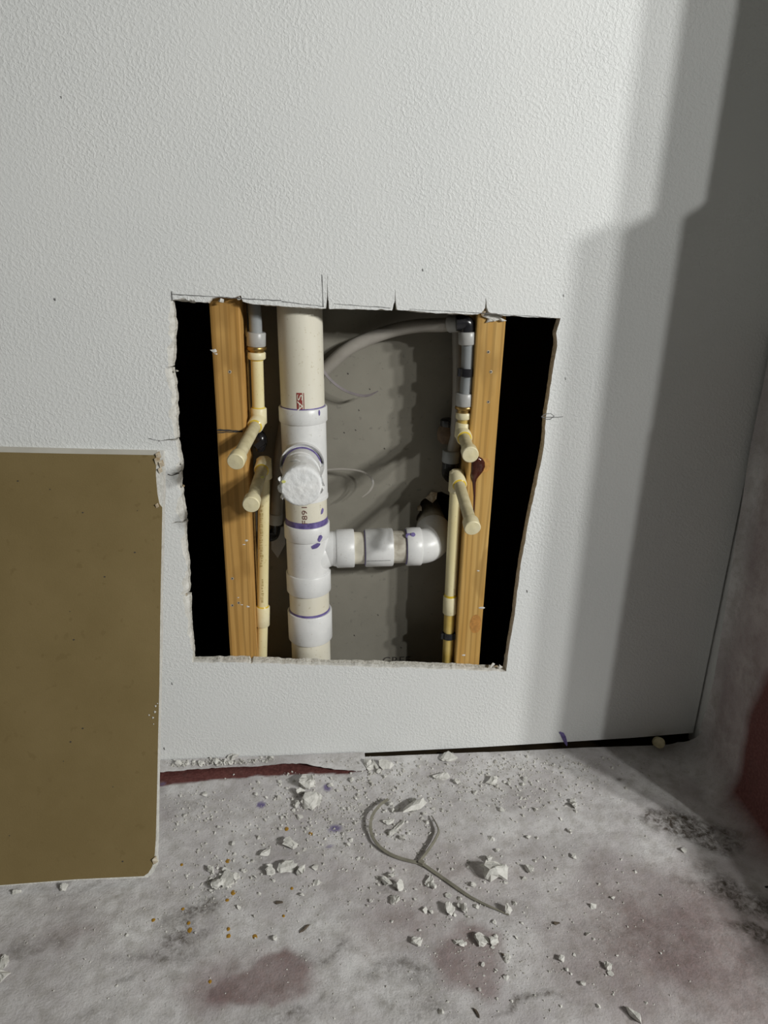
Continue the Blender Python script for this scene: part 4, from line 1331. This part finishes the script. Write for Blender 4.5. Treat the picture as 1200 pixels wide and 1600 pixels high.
u = 0.00092     # about one pixel on the floor, in metres
big_chunks = [
    # px, py, half sizes in px, rot, tilt, label
    (479, 1228, 19, 15, 9, .2, (0, 0), 'large lumpy gypsum chunk beside the red streak'),
    (487, 1258, 20, 14, 9, .35, (.1, 0), 'large crumpled gypsum chunk just below the one by the red streak'),
    (462, 1262, 9, 5, 5, 1.2, (.4, .1), 'thin gypsum shard against the left side of a crumpled chunk'),
    (470, 1243, 9, 7, 7, .4, (0, 0), 'small gypsum lump between two large chunks below the red streak'),
    (648, 1272, 27, 9, 8, .62, (-.45, .1), 'longest gypsum slab, tipped up inside the curve of the cable tie'),
    (772, 1372, 20, 17, 11, .2, (0, 0), 'thick triangular gypsum chunk right of the cable tie'),
    (688, 1217, 19, 9, 3.5, -.25, (.15, 0), 'flat pale gypsum flake below the wall, left of a broken slab'),
    (700, 1187, 20, 10, 3.5, .1, (.25, 0), 'flat gypsum flake pushed against the foot of the wall'),
    (768, 1224, 14, 8, 4.5, .6, (.2, 0), 'broken gypsum slab near the wall with a deep dark crack'),
    (712, 1225, 5, 6, 4, .3, (0, 0), 'round gypsum pebble at the tip of a flat flake'),
    (602, 1199, 15, 11, 6, .2, (.3, 0), 'rounded tan gypsum flake standing at the foot of the wall'),
    (577, 1199, 10, 12, 6, -.2, (.4, 0), 'squarish gypsum flake at the right end of the paper strip'),
    (587, 1200, 4, 13, 3, .3, (.2, 0), 'narrow curled gypsum sliver at the right end of the paper strip'),
    (622, 1295, 4, 17, 3, -.75, (0, .3), 'long white gypsum sliver inside the curve of the cable tie'),
    (613, 1307, 12, 5, 4, .4, (0, 0), 'white gypsum flake lying across the foot of a sliver'),
    (606, 1287, 11, 6, 4, .2, (.2, 0), 'white gypsum flake beside the top of a sliver'),
    (630, 1314, 9, 5, 5, -.2, (0, 0), 'lowest white gypsum fragment inside the curve of the cable tie'),
    (453, 1323, 13, 9, 6, -.5, (.1, 0), 'bright wedge-shaped gypsum fragment on the clear floor below the purple spots'),
    (416, 1337, 11, 4, 4, .5, (0, 0), 'thin bright gypsum flake left of a wedge-shaped fragment'),
    (448, 1360, 17, 11, 6, .25, (.1, 0), 'wide grey gypsum flake in the group below the wedge-shaped fragment'),
    (470, 1367, 8, 9, 7, 0, (0, 0), 'rounded gypsum lump right of the wide grey flake'),
    (423, 1367, 8, 7, 6, .4, (0, 0), 'gypsum lump left of the wide grey flake'),
    (420, 1357, 6, 5, 5, 0, (0, 0), 'small gypsum lump on the upper left of the wide grey flake'),
    (355, 1378, 14, 12, 5, .3, (.1, 0), 'square grey gypsum flake near the corner of the leaning board'),
    (341, 1387, 10, 8, 6, .2, (0, 0), 'gypsum lump left of the square grey flake'),
    (369, 1372, 7, 6, 5, .2, (0, 0), 'gypsum lump right of the square grey flake'),
    (353, 1363, 8, 4, 4, -.4, (0, 0), 'small white gypsum flake above the square grey flake'),
    (330, 1363, 5, 8, 4, .7, (0, 0), 'small white gypsum splinter up and left of the square grey flake'),
    (827, 1362, 8, 8, 6, .5, (0, 0), 'round gypsum lump alone right of the triangular chunk'),
    (894, 1261, 8, 9, 6, .2, (0, 0), 'bright gypsum lump alone on the floor below the purple wall smear'),
    (617, 1411, 8, 11, 5, .1, (0, 0), 'tapered gypsum pebble below the cable tie, on the left'),
    (702, 1426, 8, 11, 6, .2, (0, 0), 'egg-shaped gypsum pebble below the middle of the cable tie'),
    (726, 1425, 6, 6, 6, 0, (0, 0), 'round bright gypsum pebble right of the egg-shaped one'),
    (604, 1381, 12, 6, 5, -.6, (0, 0), 'long gypsum pebble left of the bright round pair below the cable tie'),
    (612, 1373, 7, 6, 6, 0, (0, 0), 'upper bright round pebble of a pair below the cable tie'),
    (624, 1389, 8, 7, 7, 0, (0, 0), 'lower bright round pebble of a pair below the cable tie'),
    (671, 1380, 7, 10, 5, -.4, (.2, 0), 'upright gypsum flake touching the underside of the cable tie'),
    (676, 1389, 6, 6, 4, 0, (0, 0), 'gypsum pebble right of the upright flake by the cable tie'),
    (752, 1473, 11, 9, 6, .3, (0, 0), 'grey gypsum lump at the edge of the right red stain'),
    (770, 1475, 7, 7, 5, 0, (0, 0), 'small gypsum lump on the right of a grey lump by the right red stain'),
    (651, 1474, 10, 6, 4, -.2, (0, 0), 'oval grey gypsum pebble left of the right red stain'),
    (765, 1350, 8, 5, 5, -.6, (0, 0), 'small bright gypsum flake at the top of the triangular chunk'),
    (793, 1428, 6, 6, 7, 0, (0, 0), 'gypsum pebble on the far end of the cable tie'),
    (890, 1301, 4, 4, 3.5, 0, (0, 0), 'tiny bright gypsum pebble below the lone bright lump'),
    (991, 1592, 5, 13, 6, .45, (0, 0), 'long bright gypsum pebble at the bottom edge of the picture'),
    (949, 1516, 5, 7, 5, .5, (0, 0), 'bright oval gypsum pebble low on the right of the floor'),
    (26, 1397, 7, 4, 4, 0, (0, 0), 'white gypsum pebble under the leaning board near the left edge'),
    (100, 1391, 7, 5, 4, 0, (0, 0), 'white gypsum pebble under the middle of the leaning board'),
    (8, 1528, 9, 12, 5, .3, (0, 0), 'pale gypsum lump at the left edge of the picture'),
    (6, 1508, 8, 10, 3, .1, (0, 0), 'flat yellowish flake at the left edge of the picture'),
]
for i, (a, b, sx, sy, sz, rz, tl, lab) in enumerate(big_chunks):
    m = chunk_mesh('gypsum_chunk', sx * u, sy * u * 1.15, sz * u, 100 + i, 16 if sx > 9 else 12, .085)
    put('gypsum_chunk', m, a, b, rz, lab, 'gypsum chunks on the floor', tl)

# dark splinters
for (a, b, L_, rz, lab) in ((477, 1453, 12, .6, 'dark leaf-like splinter near the left red stain'), (790, 1498, 9, -.8, 'black splinter right of the right red stain'), (436, 1413, 7, .2, 'dark brown lump left of the long splinter'), (744, 1586, 9, -1.2, 'grey splinter near the bottom edge of the picture'), (868, 1446, 7, 0, 'olive brown pebble on the clear floor at the right')):
    m = chunk_mesh('splinter', L_ * u, 2.6 * u, 2.0 * u, int(a), 12, .05, MAT['splinter'])
    put('splinter', m, a, b, rz, lab, 'dark bits on the floor')

# countable small crumbs
proto = [chunk_mesh('gypsum_crumb', .0030, .0026, .0018, 900 + i, 10, 0) for i in range(9)]
clusters = [(505, 1290, 55, 26, 42), (490, 1250, 55, 25, 22), (340, 1370, 38, 26, 26), (650, 1258, 60, 18, 28), (640, 1215, 120, 12, 30), (300, 1270, 40, 22, 12), (690, 1400, 90, 45, 34), (760, 1330, 60, 30, 14), (430, 1385, 60, 25, 16),
            (640, 1305, 30, 16, 8), (735, 1445, 40, 18, 14), (800, 1240, 80, 22, 24), (960, 1430, 80, 70, 22), (760, 1520, 60, 35, 20), (120, 1440, 110, 40, 8), (1000, 1500, 100, 60, 10)]
cnt = 0
for (a, b, sa, sb, n_) in clusters:
    for _ in range(int(n_ * .8)):
        q, w_ = a + random.gauss(0, sa), b + random.gauss(0, sb)
        if w_ < 1206 or w_ > 1598 or q < 4 or q > 1080: continue
        if q < 252 and w_ < 1400: continue
        c = G(q, w_)
        s = random.choice([.6, .75, .9, 1.0, 1.2, 1.5, 1.9])
        put('gypsum_crumb', random.choice(proto), q, w_, random.uniform(0, 6.28), 'small white gypsum crumb scattered loose on the dusty floor paper', 'small gypsum crumbs on the floor', (0, 0), 0, s)
        cnt += 1

# uncountable grit
Vv, Ff = [], []
oct_f = [(0, 2, 4), (2, 1, 4), (1, 3, 4), (3, 0, 4)]
gcl = [(500, 1285, 70, 35, 500), (480, 1245, 70, 22, 260), (335, 1375, 55, 35, 330), (660, 1250, 90, 24, 420), (640, 1207, 190, 11, 700), (300, 1265, 40, 25, 200), (690, 1400, 110, 50, 380), (810, 1235, 90, 20, 420), (820, 1195, 70, 8, 260), (760, 1520, 70, 40, 220),
       (950, 1450, 110, 90, 240), (400, 1420, 150, 60, 200), (150, 1480, 150, 60, 170), (600, 1500, 300, 70, 260), (620, 1300, 60, 25, 200), (360, 1199, 70, 3.5, 420)]
tot = 0
for (a, b, sa, sb, n_) in gcl:
    for _ in range(n_):
        q, w_ = a + random.gauss(0, sa), b + random.gauss(0, sb)
        if w_ > 1605 or q < -20 or q > 1120: continue
        onflap = w_ < 1212 and q < 570
        lo_y = np.interp(q, [255, 1083], [1194, 1163])
        if w_ < lo_y: continue
        if q < 255 and w_ < 1400: continue
        yfr = np.interp(q, [80, 240, 330, 400, 450, 480, 520, 560, 572], [1214, 1211, 1204, 1201, 1196, 1198, 1205, 1208, 1207])
        if q < 556 and yfr - 1 < w_ < yfr + np.interp(q, [240, 560], [21, 6]): continue
        onflap = w_ <= yfr - 1 and q < 570
        c = G(q, w_)
        if c.y > -.003: continue
        s = abs(random.gauss(0, .00105 if w_ < 1400 else .0006)) + .00045
        z = fz(c.x, c.y) - .0002
        if onflap: z += .0045 + random.uniform(0, .004) * (1 if b < 1203 else .2)
        an = random.uniform(0, 6.28)
        n0 = len(Vv)
        for kq in range(4):
            e = an + [0, math.pi, math.pi / 2, -math.pi / 2][kq]
            rr = s * random.uniform(.7, 1.3)
            Vv.append((c.x + rr * math.cos(e), c.y + rr * math.sin(e), z))
        Vv.append((c.x + random.uniform(-.4, .4) * s, c.y + random.uniform(-.4, .4) * s, z + s * random.uniform(.7, 1.5)))
        for t in oct_f: Ff.append(tuple(i + n0 for i in t))
        tot += 1
grit = obj('gypsum_grit', Vv, Ff, speckled('gypsum_grit', (0.36, 0.345, 0.31), (0.70, 0.69, 0.65), 220, 0.9, 0))
grit['kind'] = 'stuff'
tag(grit, 'fine white gypsum grit strewn over the dusty floor', 'grit')
# crumbs heaped along the paper strip
for i in range(26):
    q = 262 + i * 7.6 + random.uniform(-9, 9)
    m = random.choice(proto)
    o = put('gypsum_crumb', m, q, 1199 - (q - 262) * .035 + random.uniform(-3, 4), random.uniform(0, 6), 'pale gypsum crumb lying in the row along the foot of the wall', 'crumbs along the foot of the wall', (random.uniform(-.5, .5), 0), .004, random.choice([.7, .9, 1.2, 1.6, 2.2, 2.9]))
print('crumbs', cnt, 'grit', tot)
